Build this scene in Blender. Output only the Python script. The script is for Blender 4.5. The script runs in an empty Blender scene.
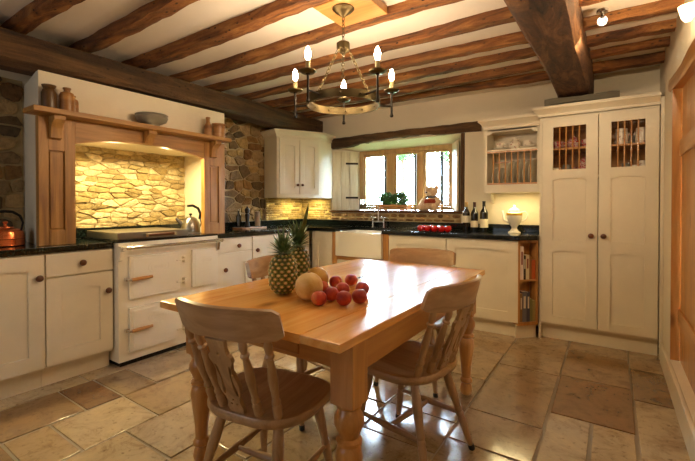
LT = dict(bulb=430, up=16, mantel=17, cup=6, rack=2.4, down=2, near=9, spot=10, sky=42, exp=.2)
import bpy, bmesh, math, random
from mathutils import Matrix, Vector, Euler, noise
PI = math.pi
sc = bpy.context.scene
COL = sc.collection

# ------------------------------------------------------------------ materials
def hx(h):
    h = h.lstrip('#')
    r = [int(h[i:i+2], 16)/255 for i in (0, 2, 4)]
    return tuple((c/12.92 if c <= .04045 else ((c+.055)/1.055)**2.4) for c in r) + (1,)

class Mat:
    def __init__(s, name, base='#cccccc', rough=.5, metal=0, **kw):
        s.m = bpy.data.materials.new(name); s.m.use_nodes = True
        s.nt = s.m.node_tree; s.n = s.nt.nodes; s.l = s.nt.links
        s.b = s.n['Principled BSDF']
        s.b.inputs['Base Color'].default_value = hx(base) if isinstance(base, str) else base
        s.b.inputs['Roughness'].default_value = rough
        s.b.inputs['Metallic'].default_value = metal
        for k, v in kw.items(): s.b.inputs[k.replace('_', ' ')].default_value = v
    def node(s, t, **kw):
        n = s.n.new(t)
        for k, v in kw.items():
            if k in n.inputs.keys(): n.inputs[k].default_value = v
            else: setattr(n, k, v)
        return n
    def coords(s, scale=(1, 1, 1), shift=True):
        tc = s.node('ShaderNodeTexCoord'); mp = s.node('ShaderNodeMapping')
        mp.inputs['Scale'].default_value = scale
        s.l.new(tc.outputs['Object'], mp.inputs['Vector'])
        if shift:
            oi = s.node('ShaderNodeObjectInfo'); mu = s.node('ShaderNodeMath', operation='MULTIPLY')
            mu.inputs[1].default_value = 17.3
            s.l.new(oi.outputs['Random'], mu.inputs[0])
            cb = s.node('ShaderNodeCombineXYZ')
            for i in range(3): s.l.new(mu.outputs[0], cb.inputs[i])
            s.l.new(cb.outputs[0], mp.inputs['Location'])
        return mp.outputs['Vector']
    def noise(s, vec, scale=5, detail=4, rough=.55, dist=0):
        n = s.node('ShaderNodeTexNoise'); n.inputs['Scale'].default_value = scale
        n.inputs['Detail'].default_value = detail; n.inputs['Roughness'].default_value = rough
        n.inputs['Distortion'].default_value = dist
        s.l.new(vec, n.inputs['Vector']); return n.outputs['Fac']
    def ramp(s, fac, stops):
        r = s.node('ShaderNodeValToRGB'); e = r.color_ramp.elements
        while len(e) < len(stops): e.new(.5)
        for x, (p, c) in zip(e, stops):
            x.position = p; x.color = hx(c) if isinstance(c, str) else c
        s.l.new(fac, r.inputs['Fac']); return r.outputs['Color']
    def mix(s, fac, a, b, mode='MIX'):
        m = s.node('ShaderNodeMix', data_type='RGBA', blend_type=mode)
        for sock, v in ((m.inputs['Factor'], fac), (m.inputs[6], a), (m.inputs[7], b)):
            if isinstance(v, (int, float)): sock.default_value = v
            elif isinstance(v, str): sock.default_value = hx(v)
            elif isinstance(v, tuple): sock.default_value = v
            else: s.l.new(v, sock)
        return m.outputs[2]
    def color(s, c): s.l.new(c, s.b.inputs['Base Color']); return s
    def bump(s, h, strength=.3, dist=.01):
        b = s.node('ShaderNodeBump'); b.inputs['Strength'].default_value = strength; b.inputs['Distance'].default_value = dist
        s.l.new(h, b.inputs['Height']); s.l.new(b.outputs['Normal'], s.b.inputs['Normal']); return s

def paint(name, c, rough=.45, var=.06, bump=.05):
    m = Mat(name, c, rough)
    v = m.coords(); n = m.noise(v, 3, 5)
    col = hx(c); d = tuple(x*(1-var*2) for x in col[:3]) + (1,)
    m.color(m.ramp(n, [(.3, d), (.7, col)]))
    m.bump(m.noise(v, 60, 3), bump, .002); return m.m

def plaster(name, c, bump=.5, var=.05):
    m = Mat(name, c, .85)
    v = m.coords(shift=False); n = m.noise(v, 1.7, 6)
    col = hx(c); d = tuple(x*(1-var*2) for x in col[:3]) + (1,)
    m.color(m.ramp(n, [(.3, d), (.7, col)]))
    m.bump(m.noise(v, 6, 6, .6), bump, .012); return m.m

def wood(name, lo, mid, hi, axis='x', rough=.35, scale=1.0, bump=.12, knots=True, coat=0.0, knotcol='#5a2f12'):
    m = Mat(name, mid, rough)
    s = [14*scale]*3; s['xyz'.index(axis)] = 1.1*scale
    v = m.coords(tuple(s))
    n = m.noise(v, 1.0, 6, .6, 1.2)
    c = m.ramp(n, [(.28, lo), (.5, mid), (.72, hi)])
    s2 = [70*scale]*3; s2['xyz'.index(axis)] = 2.5*scale
    f = m.noise(m.coords(tuple(s2)), 1.0, 3)
    c = m.mix(m.ramp(f, [(.35, (.25, .25, .25, 1)), (.6, (0, 0, 0, 1))]), c, lo)
    if knots:
        s3 = [5*scale]*3; s3['xyz'.index(axis)] = 2.6*scale
        vo = m.node('ShaderNodeTexVoronoi'); vo.inputs['Scale'].default_value = 1.0
        m.l.new(m.coords(tuple(s3)), vo.inputs['Vector'])
        k = m.ramp(vo.outputs['Distance'], [(.07, (1, 1, 1, 1)), (.16, (0, 0, 0, 1))])
        km = m.node('ShaderNodeMath', operation='MULTIPLY'); km.inputs[1].default_value = .6
        m.l.new(k, km.inputs[0]); c = m.mix(km.outputs[0], c, knotcol)
    m.color(c); m.bump(n, bump, .004)
    if coat: m.b.inputs['Coat Weight'].default_value = coat; m.b.inputs['Coat Roughness'].default_value = .12
    return m.m

def oldbeam(name, axis, lo='#2a190d', mid='#6b4726', hi='#a5784a', along=.8):
    m = Mat(name, mid, .75)
    s = [11]*3; s['xyz'.index(axis)] = along
    v = m.coords(tuple(s)); n = m.noise(v, 1, 8, .65, 1.5)
    c = m.ramp(n, [(.3, lo), (.5, mid), (.75, hi)])
    big = m.noise(m.coords((1.3, 1.3, 1.3)), 1.5, 4)
    c = m.mix(m.ramp(big, [(.4, (.0, 0, 0, 1)), (.7, (.55, .55, .55, 1))]), c, lo)
    s3 = [30]*3; s3['xyz'.index(axis)] = 15
    vo = m.node('ShaderNodeTexVoronoi'); vo.inputs['Scale'].default_value = 1.0
    m.l.new(m.coords(tuple(s3)), vo.inputs['Vector'])
    k = m.ramp(vo.outputs['Distance'], [(.12, (1, 1, 1, 1)), (.2, (0, 0, 0, 1))])
    gate = m.ramp(m.noise(m.coords((2.2, 2.2, 2.2)), 1.5, 2), [(.44, (0, 0, 0, 1)), (.52, (.9, .9, .9, 1))])
    kk = m.mix(1.0, k, gate, 'MULTIPLY')
    c = m.mix(kk, c, '#140a05')
    m.color(c)
    fine = m.noise(m.coords((30, 30, 30)), 1.6, 6, .7)
    hb = m.mix(.35, n, fine); m.bump(hb, .9, .03); return m.m

def attr_stone(name, rough=.8, bump=.6, scale=18, spec=.3, coat=0):
    m = Mat(name, '#888888', rough)
    a = m.node('ShaderNodeAttribute', attribute_name='Col')
    v = m.coords(shift=False); n = m.noise(v, scale, 8, .65)
    c = m.mix(1.0, a.outputs['Color'], m.ramp(n, [(.3, (.55, .53, .5, 1)), (.55, (1, 1, 1, 1)), (.75, (1.15, 1.1, 1.0, 1))]), 'MULTIPLY')
    m.color(c); m.bump(n, bump, .015); m.b.inputs['Specular IOR Level'].default_value = spec
    return m.m

def emit(name, c, s):
    m = bpy.data.materials.new(name); m.use_nodes = True; nt = m.node_tree
    b = nt.nodes['Principled BSDF']; b.inputs['Base Color'].default_value = hx(c)
    b.inputs['Emission Color'].default_value = hx(c); b.inputs['Emission Strength'].default_value = s
    return m

M = {}
CREAM = '#e7dcc2'
M['cream'] = paint('cream_paint', CREAM, .42)
M['cornice'] = M['cream']
M['enamel'] = Mat('cream_enamel', '#efe7d2', .16, Coat_Weight=.4).m
M['wall'] = plaster('cream_plaster', '#e8dcc2')
M['ceil'] = plaster('white_plaster', '#ece6da', .4)
M['granite'] = None
g = Mat('black_granite', '#0c1110', .12); v = g.coords(shift=False)
g.color(g.mix(g.ramp(g.noise(v, 90, 3), [(.5, (0, 0, 0, 1)), (.72, (1, 1, 1, 1))]), '#070a09', '#2c3a34')); M['granite'] = g.m
for ax in 'xyz':
    M['pine_'+ax] = wood('honey_pine_'+ax, '#9c6733', '#bd8544', '#cc9a58', ax, .3, coat=.25)
    M['chair_'+ax] = wood('chair_beech_'+ax, '#8a6946', '#ad8a62', '#bd9e78', ax, .33, knots=False, coat=.25)
    M['oak_'+ax] = wood('light_oak_'+ax, '#7f5626', '#a87838', '#bd8f4e', ax, .5, scale=1.3, knots=False)
    M['beam_'+ax] = oldbeam('old_beam_'+ax, ax, '#241409', '#5f3b1d', '#9a6c3e', 2.6)
    M['darkbeam_'+ax] = oldbeam('dark_beam_'+ax, ax, '#22160b', '#5f4224', '#8a653b')
M['top'] = wood('pine_tabletop', '#cc853c', '#e6a757', '#efbd70', 'y', .21, scale=.8, bump=.005, coat=.3)
M['joist'] = oldbeam('joist_wood', 'x', '#2a170a', '#845022', '#bf8848', 1.6)
M['shutter'] = wood('pale_shutter', '#c3b28c', '#d8cba9', '#e3d9bc', 'z', .5, knots=False)
M['wframe'] = wood('window_oak', '#a8824c', '#c49f66', '#d3b37c', 'z', .45, knots=False)
M['knob'] = wood('brown_knob', '#3b2010', '#66391d', '#84502b', 'x', .3, knots=False)
M['stone'] = attr_stone('rubble_stone', bump=1.0, scale=26)
M['flag'] = None
f = Mat('flagstone', '#b59a72', .3); a = f.node('ShaderNodeAttribute', attribute_name='Col'); v = f.coords(shift=False)
n = f.noise(v, 6, 10, .75, .8); n2 = f.noise(v, 28, 6, .6)
c = f.mix(1.0, a.outputs['Color'], f.ramp(n, [(.3, (.5, .4, .3, 1)), (.5, (.98, .96, .94, 1)), (.72, (1.25, 1.18, 1.06, 1))]), 'MULTIPLY')
c = f.mix(f.ramp(n2, [(.57, (0, 0, 0, 1)), (.7, (.6, .6, .6, 1))]), c, '#5d4229')
f.color(c); f.bump(n, .08, .006)
mr = f.node('ShaderNodeMapRange'); mr.inputs['To Min'].default_value = .08; mr.inputs['To Max'].default_value = .24; f.b.inputs['Coat Weight'].default_value = .6; f.b.inputs['Coat Roughness'].default_value = .1
f.l.new(n2, mr.inputs['Value']); f.l.new(mr.outputs[0], f.b.inputs['Roughness']); M['flag'] = f.m
M['grout'] = plaster('grout', '#9b8d76', .3)
M['mortar'] = plaster('lime_mortar', '#b39d72', .8)
M['limewash'] = plaster('pale_mortar', '#c9b98e', .8)
M['chrome'] = Mat('chrome', '#d8d8d8', .16, 1).m
M['steel'] = Mat('brushed_steel', '#8d8982', .3, 1).m
M['iron'] = Mat('dark_iron', '#2c2822', .5, .8).m
M['brass'] = Mat('antique_brass', '#5c5036', .42, 1).m
M['copper'] = Mat('copper', '#e8814c', .24, .85).m
M['black'] = Mat('black_plastic', '#0b0b0b', .35).m
M['blackglass'] = Mat('dark_glass', '#050805', .05, Coat_Weight=.5).m
M['white'] = Mat('white_china', '#efe9da', .15, Coat_Weight=.3).m
M['gold'] = Mat('gold_glaze', '#c59a35', .3, .3).m
M['label'] = Mat('paper_label', '#e4d9bd', .7).m
M['capred'] = Mat('dark_red_foil', '#3a0f14', .35).m
M['capgold'] = Mat('cream_foil', '#b79d66', .35).m
M['glass'] = Mat('clear_glass', '#ffffff', .02, Transmission_Weight=1.0, IOR=1.1).m
M['jarglass'] = Mat('jar_glass', '#eef4f0', .03, Transmission_Weight=1.0, IOR=1.35).m
M['bulb'] = emit('bulb_glow', '#ffdeb6', LT['bulb'])
M['candle'] = Mat('candle_sleeve', '#a99b6c', .5).m
M['sinkw'] = Mat('fireclay', '#efe8d6', .12, Coat_Weight=.4).m
M['rubber'] = Mat('black_rubber', '#0a0908', .6).m
M['stoneware'] = None
s_ = Mat('stoneware', '#9a6a38', .35); v = s_.coords((1, 1, 6))
s_.color(s_.ramp(s_.noise(v, 3, 4), [(.3, '#74481f'), (.7, '#b08048')])); M['stoneware'] = s_.m
M['graybowl'] = paint('grey_glaze', '#8d8676', .3, .12)
def fruit(name, stops, scale, bump=.05, rough=.45):
    m = Mat(name, '#888888', rough); v = m.coords(); m.color(m.ramp(m.noise(v, scale, 5), stops)); m.bump(m.noise(v, 120, 2), bump, .002); return m.m
M['peach'] = fruit('nectarine_skin', [(.32, '#e09a48'), (.45, '#c94a2a'), (.62, '#8f1c1e')], 9)
M['melon'] = fruit('melon_skin', [(.35, '#c59a4a'), (.6, '#e0c183')], 14, .2, .55)
M['melon2'] = fruit('yellow_melon_skin', [(.35, '#c48f2c'), (.6, '#dcb04a')], 10, .15)
M['tomato'] = Mat('tomato_skin', '#c3140f', .15, Coat_Weight=.5).m
M['tomgreen'] = Mat('tomato_stalk', '#37531a', .6).m
p_ = Mat('pineapple_skin', '#6d6a22', .5); a = p_.node('ShaderNodeAttribute', attribute_name='Col')
p_.color(a.outputs['Color']); p_.bump(p_.noise(p_.coords(), 60, 3), .3, .004); M['pineapple'] = p_.m
M['leaf'] = fruit('pineapple_leaf', [(.35, '#2c4526'), (.65, '#6d8a55')], 20, .05, .4)
M['herb'] = fruit('parsley_leaf', [(.3, '#123a0e'), (.7, '#3f8427')], 30, .2, .6)
M['teddy'] = fruit('teddy_plush', [(.3, '#cfab84'), (.7, '#ead0ae')], 60, 1.0, .9)
M['muzzle'] = fruit('pale_plush', [(.3, '#d9c3a5'), (.7, '#ecdcc4')], 60, 1.0, .9)
M['redknit'] = fruit('red_knit', [(.4, '#8a2a1c'), (.6, '#a8452c')], 90, .6, .9)
M['greyknit'] = fruit('grey_knit', [(.4, '#5d5c60'), (.6, '#84838a')], 90, .6, .9)
M['redchina'] = fruit('red_floral_china', [(.42, '#a5202a'), (.52, '#e2cfc0'), (.6, '#b02d36')], 40, 0, .2)
M['floral'] = fruit('floral_china', [(.4, '#efe6d4'), (.58, '#eadfcb'), (.66, '#a86b5c')], 45, 0, .2)
M['hob'] = Mat('dark_enamel', '#101010', .2).m

# ------------------------------------------------------------------ mesh builder
class MB:
    def __init__(s): s.bm = bmesh.new(); s.lay = None
    def merge(s, b2, Mx=None, mi=0):
        if Mx is not None: bmesh.ops.transform(b2, matrix=Mx, verts=b2.verts)
        for f in b2.faces: f.material_index = mi
        me = bpy.data.meshes.new('tmp'); b2.to_mesh(me); b2.free(); s.bm.from_mesh(me); bpy.data.meshes.remove(me); return s
    def box(s, x0, y0, z0, x1, y1, z1, b=0, Mx=None, seg=2, mi=0):
        b2 = bmesh.new(); bmesh.ops.create_cube(b2, size=1)
        for v in b2.verts: v.co = Vector(((x0+x1)/2+v.co.x*(x1-x0), (y0+y1)/2+v.co.y*(y1-y0), (z0+z1)/2+v.co.z*(z1-z0)))
        if b: bmesh.ops.bevel(b2, geom=list(b2.edges), offset=min(b, .49*min(abs(x1-x0), abs(y1-y0), abs(z1-z0))), segments=seg, affect='EDGES', profile=.5)
        return s.merge(b2, Mx, mi)
    def prism(s, poly, a0, a1, plane='xz', b=0, Mx=None, mi=0):
        """polygon in a plane, extruded along the third axis from a0 to a1"""
        b2 = bmesh.new()
        def P(p, a): return (p[0], a, p[1]) if plane == 'xz' else ((p[0], p[1], a) if plane == 'xy' else (a, p[0], p[1]))
        lo = [b2.verts.new(P(p, a0)) for p in poly]; hi = [b2.verts.new(P(p, a1)) for p in poly]
        n = len(poly)
        f0 = b2.faces.new(lo); f1 = b2.faces.new(hi[::-1])
        for i in range(n): b2.faces.new((lo[i], hi[i], hi[(i+1) % n], lo[(i+1) % n]))
        bmesh.ops.recalc_face_normals(b2, faces=b2.faces)
        if b:
            ed = [e for e in b2.edges if f0 in e.link_faces or f1 in e.link_faces]
            bmesh.ops.bevel(b2, geom=ed, offset=b, segments=2, affect='EDGES', profile=.5)
        big = [f for f in b2.faces if len(f.verts) > 4]
        if big: bmesh.ops.triangulate(b2, faces=big)
        return s.merge(b2, Mx, mi)
    def lathe(s, prof, Mx=None, seg=18, mi=0):
        b2 = bmesh.new(); rings = []
        for r, z in prof:
            if r < 1e-5: rings.append([b2.verts.new((0, 0, z))])
            else: rings.append([b2.verts.new((r*math.cos(2*PI*i/seg), r*math.sin(2*PI*i/seg), z)) for i in range(seg)])
        for A, B in zip(rings, rings[1:]):
            for i in range(seg):
                j = (i+1) % seg
                if len(A) == 1 and len(B) == 1: continue
                if len(A) == 1: b2.faces.new((A[0], B[j], B[i]))
                elif len(B) == 1: b2.faces.new((A[i], A[j], B[0]))
                else: b2.faces.new((A[i], A[j], B[j], B[i]))
        if len(rings[0]) > 1: b2.faces.new(rings[0][::-1])
        if len(rings[-1]) > 1: b2.faces.new(rings[-1])
        bmesh.ops.recalc_face_normals(b2, faces=b2.faces)
        return s.merge(b2, Mx, mi)
    def turned(s, p0, p1, prof, seg=14):
        """profile (r, t) along the line p0 -> p1, t in 0..1"""
        p0, p1 = Vector(p0), Vector(p1); d = p1-p0
        Mx = Matrix.Translation(p0) @ d.to_track_quat('Z', 'Y').to_matrix().to_4x4()
        return s.lathe([(r, t*d.length) for r, t in prof], Mx, seg)
    def tube(s, pts, r, seg=8, closed=False, mi=0, flat=None):
        pts = [Vector(p) for p in pts]; n = len(pts); b2 = bmesh.new(); rings = []
        up = Vector((0, 0, 1)); N = None
        for i, p in enumerate(pts):
            if closed: t = pts[(i+1) % n]-pts[i-1]
            else: t = pts[min(i+1, n-1)]-pts[max(i-1, 0)]
            t.normalize()
            if N is None:
                N = t.cross(up)
                if N.length < 1e-3: N = t.cross(Vector((1, 0, 0)))
            else: N = N - t*N.dot(t)
            N.normalize(); B = t.cross(N)
            rr = r[i] if isinstance(r, (list, tuple)) else r
            k2 = flat if flat else 1
            rings.append([b2.verts.new(p+N*(rr*math.cos(2*PI*k/seg))+B*(rr*k2*math.sin(2*PI*k/seg))) for k in range(seg)])
        m = n if closed else n-1
        for i in range(m):
            A, B = rings[i], rings[(i+1) % n]
            for k in range(seg):
                j = (k+1) % seg; b2.faces.new((A[k], A[j], B[j], B[k]))
        if not closed: b2.faces.new(rings[0][::-1]); b2.faces.new(rings[-1])
        bmesh.ops.recalc_face_normals(b2, faces=b2.faces)
        return s.merge(b2, None, mi)
    def ball(s, c, r, sub=3, sc_=(1, 1, 1), Mx=None, mi=0):
        b2 = bmesh.new(); bmesh.ops.create_icosphere(b2, subdivisions=sub, radius=r)
        T = Matrix.Translation(c) @ Matrix.Diagonal((*sc_, 1))
        return s.merge(b2, (Mx @ T) if Mx else T, mi)

def solid(name, mb, mat, parent=None, loc=(0, 0, 0), rot=(0, 0, 0), angle=38, smooth=True):
    me = bpy.data.meshes.new(name)
    bm = mb.bm if isinstance(mb, MB) else mb
    bm.to_mesh(me); bm.free()
    for m in (mat if isinstance(mat, (list, tuple)) else [mat]): me.materials.append(m)
    if smooth:
        me.polygons.foreach_set('use_smooth', [True]*len(me.polygons))
        me.set_sharp_from_angle(angle=math.radians(angle))
    o = bpy.data.objects.new(name, me); COL.objects.link(o)
    o.location = loc; o.rotation_euler = rot
    if smooth: wn = o.modifiers.new('weighted_normal', 'WEIGHTED_NORMAL'); wn.keep_sharp = True; wn.weight = 50
    if parent: o.parent = parent
    return o
def tag(o, label=None, cat=None, group=None, kind=None):
    if label: o['label'] = label
    if cat: o['category'] = cat
    if group: o['group'] = group
    if kind: o['kind'] = kind
    return o
def thing(name, label, cat, loc=(0, 0, 0), rz=0, group=None):
    o = bpy.data.objects.new(name, None); COL.objects.link(o); o.empty_display_size = .05
    o.location = loc; o.rotation_euler = (0, 0, rz); return tag(o, label, cat, group)
def struct(name, mb, mat, parent=None, **k):
    o = solid(name, mb, mat, parent, **k)
    if not parent: o['kind'] = 'structure'
    return o
def dup(o, loc, rz=None, label=None, parent=None):
    kids = [c for c in bpy.data.objects if c.parent == o]
    c = o.copy(); COL.objects.link(c)
    if parent: c.parent = parent
    if loc is not None: c.location = loc
    if rz is not None: c.rotation_euler = (0, 0, rz)
    if label: c['label'] = label
    for k in kids: dup(k, None, None, None, c)
    return c
def R90(): return Matrix.Rotation(PI/2, 4, 'Z')

def rough_beam(p0, p1, w, h, seed, n=14, wob=.012, taper=1.0, rot=0):
    """an irregular hewn beam between two points; section w (level) by h (upright)"""
    rnd = random.Random(seed); p0, p1 = Vector(p0), Vector(p1); d = (p1-p0).normalized()
    side = d.cross(Vector((0, 0, 1))).normalized(); up = side.cross(d); b2 = bmesh.new(); rings = []
    sec = [(-.5, -.38), (-.4, -.5), (-.15, -.52), (.15, -.51), (.4, -.5), (.5, -.36), (.51, 0), (.5, .5), (-.5, .5), (-.51, 0)]
    ph = [rnd.uniform(0, 6) for _ in range(8)]
    for i in range(n+1):
        t = i/n; c = p0.lerp(p1, t); k = 1+(taper-1)*t
        ox = wob*math.sin(ph[0]+t*7)+rnd.uniform(-1, 1)*wob*.3; oz = wob*.8*math.sin(ph[1]+t*6)+rnd.uniform(-1, 1)*wob*.3
        sw = 1+.08*math.sin(ph[2]+t*9)+rnd.uniform(-.03, .03); shh = 1+.05*math.sin(ph[3]+t*8)
        rings.append([b2.verts.new(c+side*(a*w*k*sw+ox+rnd.uniform(-1, 1)*wob*.25)+up*(b*h*k*shh+(oz if b < 0 else 0)+rnd.uniform(-1, 1)*wob*.2)) for a, b in sec])
    m = len(sec)
    for A, B in zip(rings, rings[1:]):
        for k in range(m): b2.faces.new((A[k], A[(k+1) % m], B[(k+1) % m], B[k]))
    b2.faces.new(rings[0]); b2.faces.new(rings[-1])
    bmesh.ops.recalc_face_normals(b2, faces=b2.faces); mb = MB(); mb.bm.free(); mb.bm = b2; return mb

def stones(W, H, course, length, gap, proud, palette, seed, jit=.35, back=.03, Mx=None):
    """a stone facing in the plane x-z, front towards -y: mortar bed plus raised, separately coloured stones"""
    rnd = random.Random(seed); bm = bmesh.new(); lay = bm.loops.layers.float_color.new('Col')
    def paint_(f, c):
        for l in f.loops: l[lay] = c
    q = [bm.verts.new(p) for p in ((0, 0, 0), (W, 0, 0), (W, 0, H), (0, 0, H))]; f = bm.faces.new(q); f.material_index = 1
    z = 0
    while z < H-.01:
        h = min(rnd.uniform(*course), H-z)
        if H-z-h < course[0]*.5: h = H-z
        x = -rnd.uniform(0, length[1]*.6)
        while x < W:
            l = rnd.uniform(*length); x0, x1 = max(x, 0), min(x+l, W); x += l
            if x1-x0 < .02: continue
            col = hx(rnd.choice(palette)); k = rnd.uniform(.75, 1.15); col = (col[0]*k, col[1]*k, col[2]*k, 1)
            j = jit*h
            split = [(z, z+h)]
            if h > course[0]*1.6 and rnd.random() < .3: mm = z+h*rnd.uniform(.4, .6); split = [(z, mm), (mm, z+h)]
            for za, zb in split:
                g = gap/2; xa, xb = x0+g, x1-g; a, b = za+g, zb-g
                if xb-xa < .012 or b-a < .008: continue
                pts = []
                N = 4
                ring = [(0, 0), (.35, 0), (.7, 0), (1, 0), (1, .5), (1, 1), (.65, 1), (.3, 1), (0, 1), (0, .5)]
                for (s, t) in ring:
                    cx = .18*(1 if s in (0, 1) and t in (0, 1) else 0)
                    px = xa+s*(xb-xa); pz = a+t*(b-a)
                    px += (xb-xa)*0 + (rnd.uniform(0, 1)*min(j, .2*(xb-xa)))*(.5-s)*.9 + (cx*min(b-a, xb-xa))*(1 if s == 0 else (-1 if s == 1 else 0))
                    pz += rnd.uniform(0, 1)*j*.5*(.5-t)*1.6 + (cx*(b-a)*.6)*(1 if t == 0 else (-1 if t == 1 else 0))
                    pts.append((px, pz))
                cxm = sum(p[0] for p in pts)/len(pts); czm = sum(p[1] for p in pts)/len(pts)
                pr = proud*rnd.uniform(.55, 1.15)
                R0 = [bm.verts.new((p[0], 0, p[1])) for p in pts]
                R1 = [bm.verts.new((p[0]+(cxm-p[0])*.05, -pr*.7, p[1]+(czm-p[1])*.08)) for p in pts]
                R2 = [bm.verts.new((p[0]+(cxm-p[0])*.22, -pr*rnd.uniform(.88, 1.1), p[1]+(czm-p[1])*.3)) for p in pts]
                c = bm.verts.new((cxm, -pr*rnd.uniform(.95, 1.15), czm)); n = len(pts)
                for i in range(n):
                    k2 = (i+1) % n
                    for fa in ((R0[i], R0[k2], R1[k2], R1[i]), (R1[i], R1[k2], R2[k2], R2[i])): paint_(bm.faces.new(fa), col)
                    paint_(bm.faces.new((R2[i], R2[k2], c)), col)
        z += h
    bmesh.ops.recalc_face_normals(bm, faces=[f for f in bm.faces if f.material_index == 0])
    if Mx is not None: bmesh.ops.transform(bm, matrix=Mx, verts=bm.verts)
    return bm

def rubble(W, H, cell, gap, proud, palette, seed, jit=.38, Mx=None, k0=.75, k1=1.15):
    """random rubble: irregular many-sided stones (cells round scattered centres) standing proud of a mortar bed"""
    rnd = random.Random(seed); bm = bmesh.new(); lay = bm.loops.layers.float_color.new('Col')
    q = [bm.verts.new(p) for p in ((0, 0, 0), (W, 0, 0), (W, 0, H), (0, 0, H))]; bm.faces.new(q).material_index = 1
    cw, chh = cell; pts = []; j = 0; z = -chh*.5
    while z < H+chh:
        x = -cw*rnd.random()
        while x < W+cw:
            if rnd.random() > .1: pts.append((x+rnd.uniform(-jit, jit)*cw, z+rnd.uniform(-jit, jit)*chh))
            x += cw
        z += chh
    st = cw/chh
    for i, p in enumerate(pts):
        if not (-.0 < p[0] < W and -.0 < p[1] < H): continue
        poly = [(max(0, p[0]-cw*1.3), max(0, p[1]-chh*1.3)), (min(W, p[0]+cw*1.3), max(0, p[1]-chh*1.3)), (min(W, p[0]+cw*1.3), min(H, p[1]+chh*1.3)), (max(0, p[0]-cw*1.3), min(H, p[1]+chh*1.3))]
        for j, o in enumerate(pts):
            if j == i or abs(o[0]-p[0]) > cw*3 or abs(o[1]-p[1]) > chh*3: continue
            nx, nz = o[0]-p[0], (o[1]-p[1])*st*st
            l = math.hypot(nx, nz); mx, mz = (o[0]+p[0])/2, (o[1]+p[1])/2
            d0 = (nx*mx+nz*mz)/l-gap/2; nx /= l; nz /= l
            out = []
            for a, b in zip(poly, poly[1:]+poly[:1]):
                da, db = nx*a[0]+nz*a[1]-d0, nx*b[0]+nz*b[1]-d0
                if da <= 0: out.append(a)
                if (da < 0) != (db < 0) and da != db: t = da/(da-db); out.append((a[0]+(b[0]-a[0])*t, a[1]+(b[1]-a[1])*t))
            poly = out
            if len(poly) < 3: break
        if len(poly) < 3: continue
        for _ in range(2):
            poly = [q_ for a, b in zip(poly, poly[1:]+poly[:1]) for q_ in ((a[0]*.87+b[0]*.13, a[1]*.87+b[1]*.13), (a[0]*.13+b[0]*.87, a[1]*.13+b[1]*.87))]
        poly = [(a[0]+rnd.uniform(-.03, .03)*chh, a[1]+rnd.uniform(-.05, .05)*chh) for a in poly]
        cx = sum(a[0] for a in poly)/len(poly); cz = sum(a[1] for a in poly)/len(poly)
        col = hx(rnd.choice(palette)); k = rnd.uniform(k0, k1); col = (col[0]*k, col[1]*k, col[2]*k, 1)
        pr = proud*rnd.uniform(.5, 1.2); n = len(poly); tx, tz = rnd.uniform(-.3, .3), rnd.uniform(-.5, .5)
        def lift(a, d, f): return bm.verts.new((a[0]+(cx-a[0])*f, -d*(1+tx*(a[0]-cx)/cw+tz*(a[1]-cz)/chh)*rnd.uniform(.93, 1.07), a[1]+(cz-a[1])*f))
        R0 = [bm.verts.new((a[0], 0, a[1])) for a in poly]; R1 = [lift(a, pr*.85, .03) for a in poly]; R2 = [lift(a, pr*rnd.uniform(.9, 1.12), .16) for a in poly]; c = bm.verts.new((cx, -pr*1.05, cz))
        for a in range(n):
            b = (a+1) % n
            for fa in ((R0[a], R0[b], R1[b], R1[a]), (R1[a], R1[b], R2[b], R2[a]), (R2[a], R2[b], c)):
                f = bm.faces.new(fa)
                for l in f.loops: l[lay] = col
    bmesh.ops.recalc_face_normals(bm, faces=[f for f in bm.faces if f.material_index == 0])
    if Mx is not None: bmesh.ops.transform(bm, matrix=Mx, verts=bm.verts)
    return bm

def sweep(path, prof, closed_path=False):
    """moulding: profile (out, z) swept along a level path with mitred corners; out is to the right of travel"""
    mb = MB(); b2 = bmesh.new(); n = len(path); rings = []
    for i, p in enumerate(path):
        p = Vector((p[0], p[1]))
        def nrm(a, b):
            d = (Vector(b)-Vector(a)).normalized(); return Vector((d.y, -d.x))
        if i == 0: m = nrm(path[0], path[1])
        elif i == n-1: m = nrm(path[-2], path[-1])
        else:
            a, b = nrm(path[i-1], path[i]), nrm(path[i], path[i+1]); m = (a+b); m = m/ (m.length_squared/2) if m.length > 1e-4 else a
        rings.append([b2.verts.new((p.x+m.x*o, p.y+m.y*o, z)) for o, z in prof])
    k = len(prof)
    for A, B in zip(rings, rings[1:]):
        for i in range(k): b2.faces.new((A[i], B[i], B[(i+1) % k], A[(i+1) % k]))
    b2.faces.new(rings[0]); b2.faces.new(rings[-1][::-1])
    bmesh.ops.recalc_face_normals(b2, faces=b2.faces)
    bmesh.ops.triangulate(b2, faces=[f for f in b2.faces if len(f.verts) > 4])
    return mb.merge(b2)
CORNICE = [(0, 0), (.012, 0), (.012, .022), (.03, .045), (.052, .062), (.052, .085), (0, .085)]

def outline_mesh(loops, depth, bevel=0.0015):
    """flat shape with holes, thickened (from a filled 2D outline)"""
    cu = bpy.data.curves.new('tmpcurve', 'CURVE'); cu.dimensions = '2D'; cu.fill_mode = 'BOTH'; cu.extrude = depth/2; cu.bevel_depth = bevel; cu.bevel_resolution = 1
    for lp in loops:
        sp = cu.splines.new('POLY'); sp.points.add(len(lp)-1); sp.use_cyclic_u = True
        for p, q in zip(sp.points, lp): p.co = (q[0], q[1], 0, 1)
    o = bpy.data.objects.new('tmpcurve', cu); COL.objects.link(o)
    dg = bpy.context.evaluated_depsgraph_get(); me = bpy.data.meshes.new_from_object(o.evaluated_get(dg))
    bm = bmesh.new(); bm.from_mesh(me); bpy.data.objects.remove(o); bpy.data.curves.remove(cu); bpy.data.meshes.remove(me)
    return bm

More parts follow.
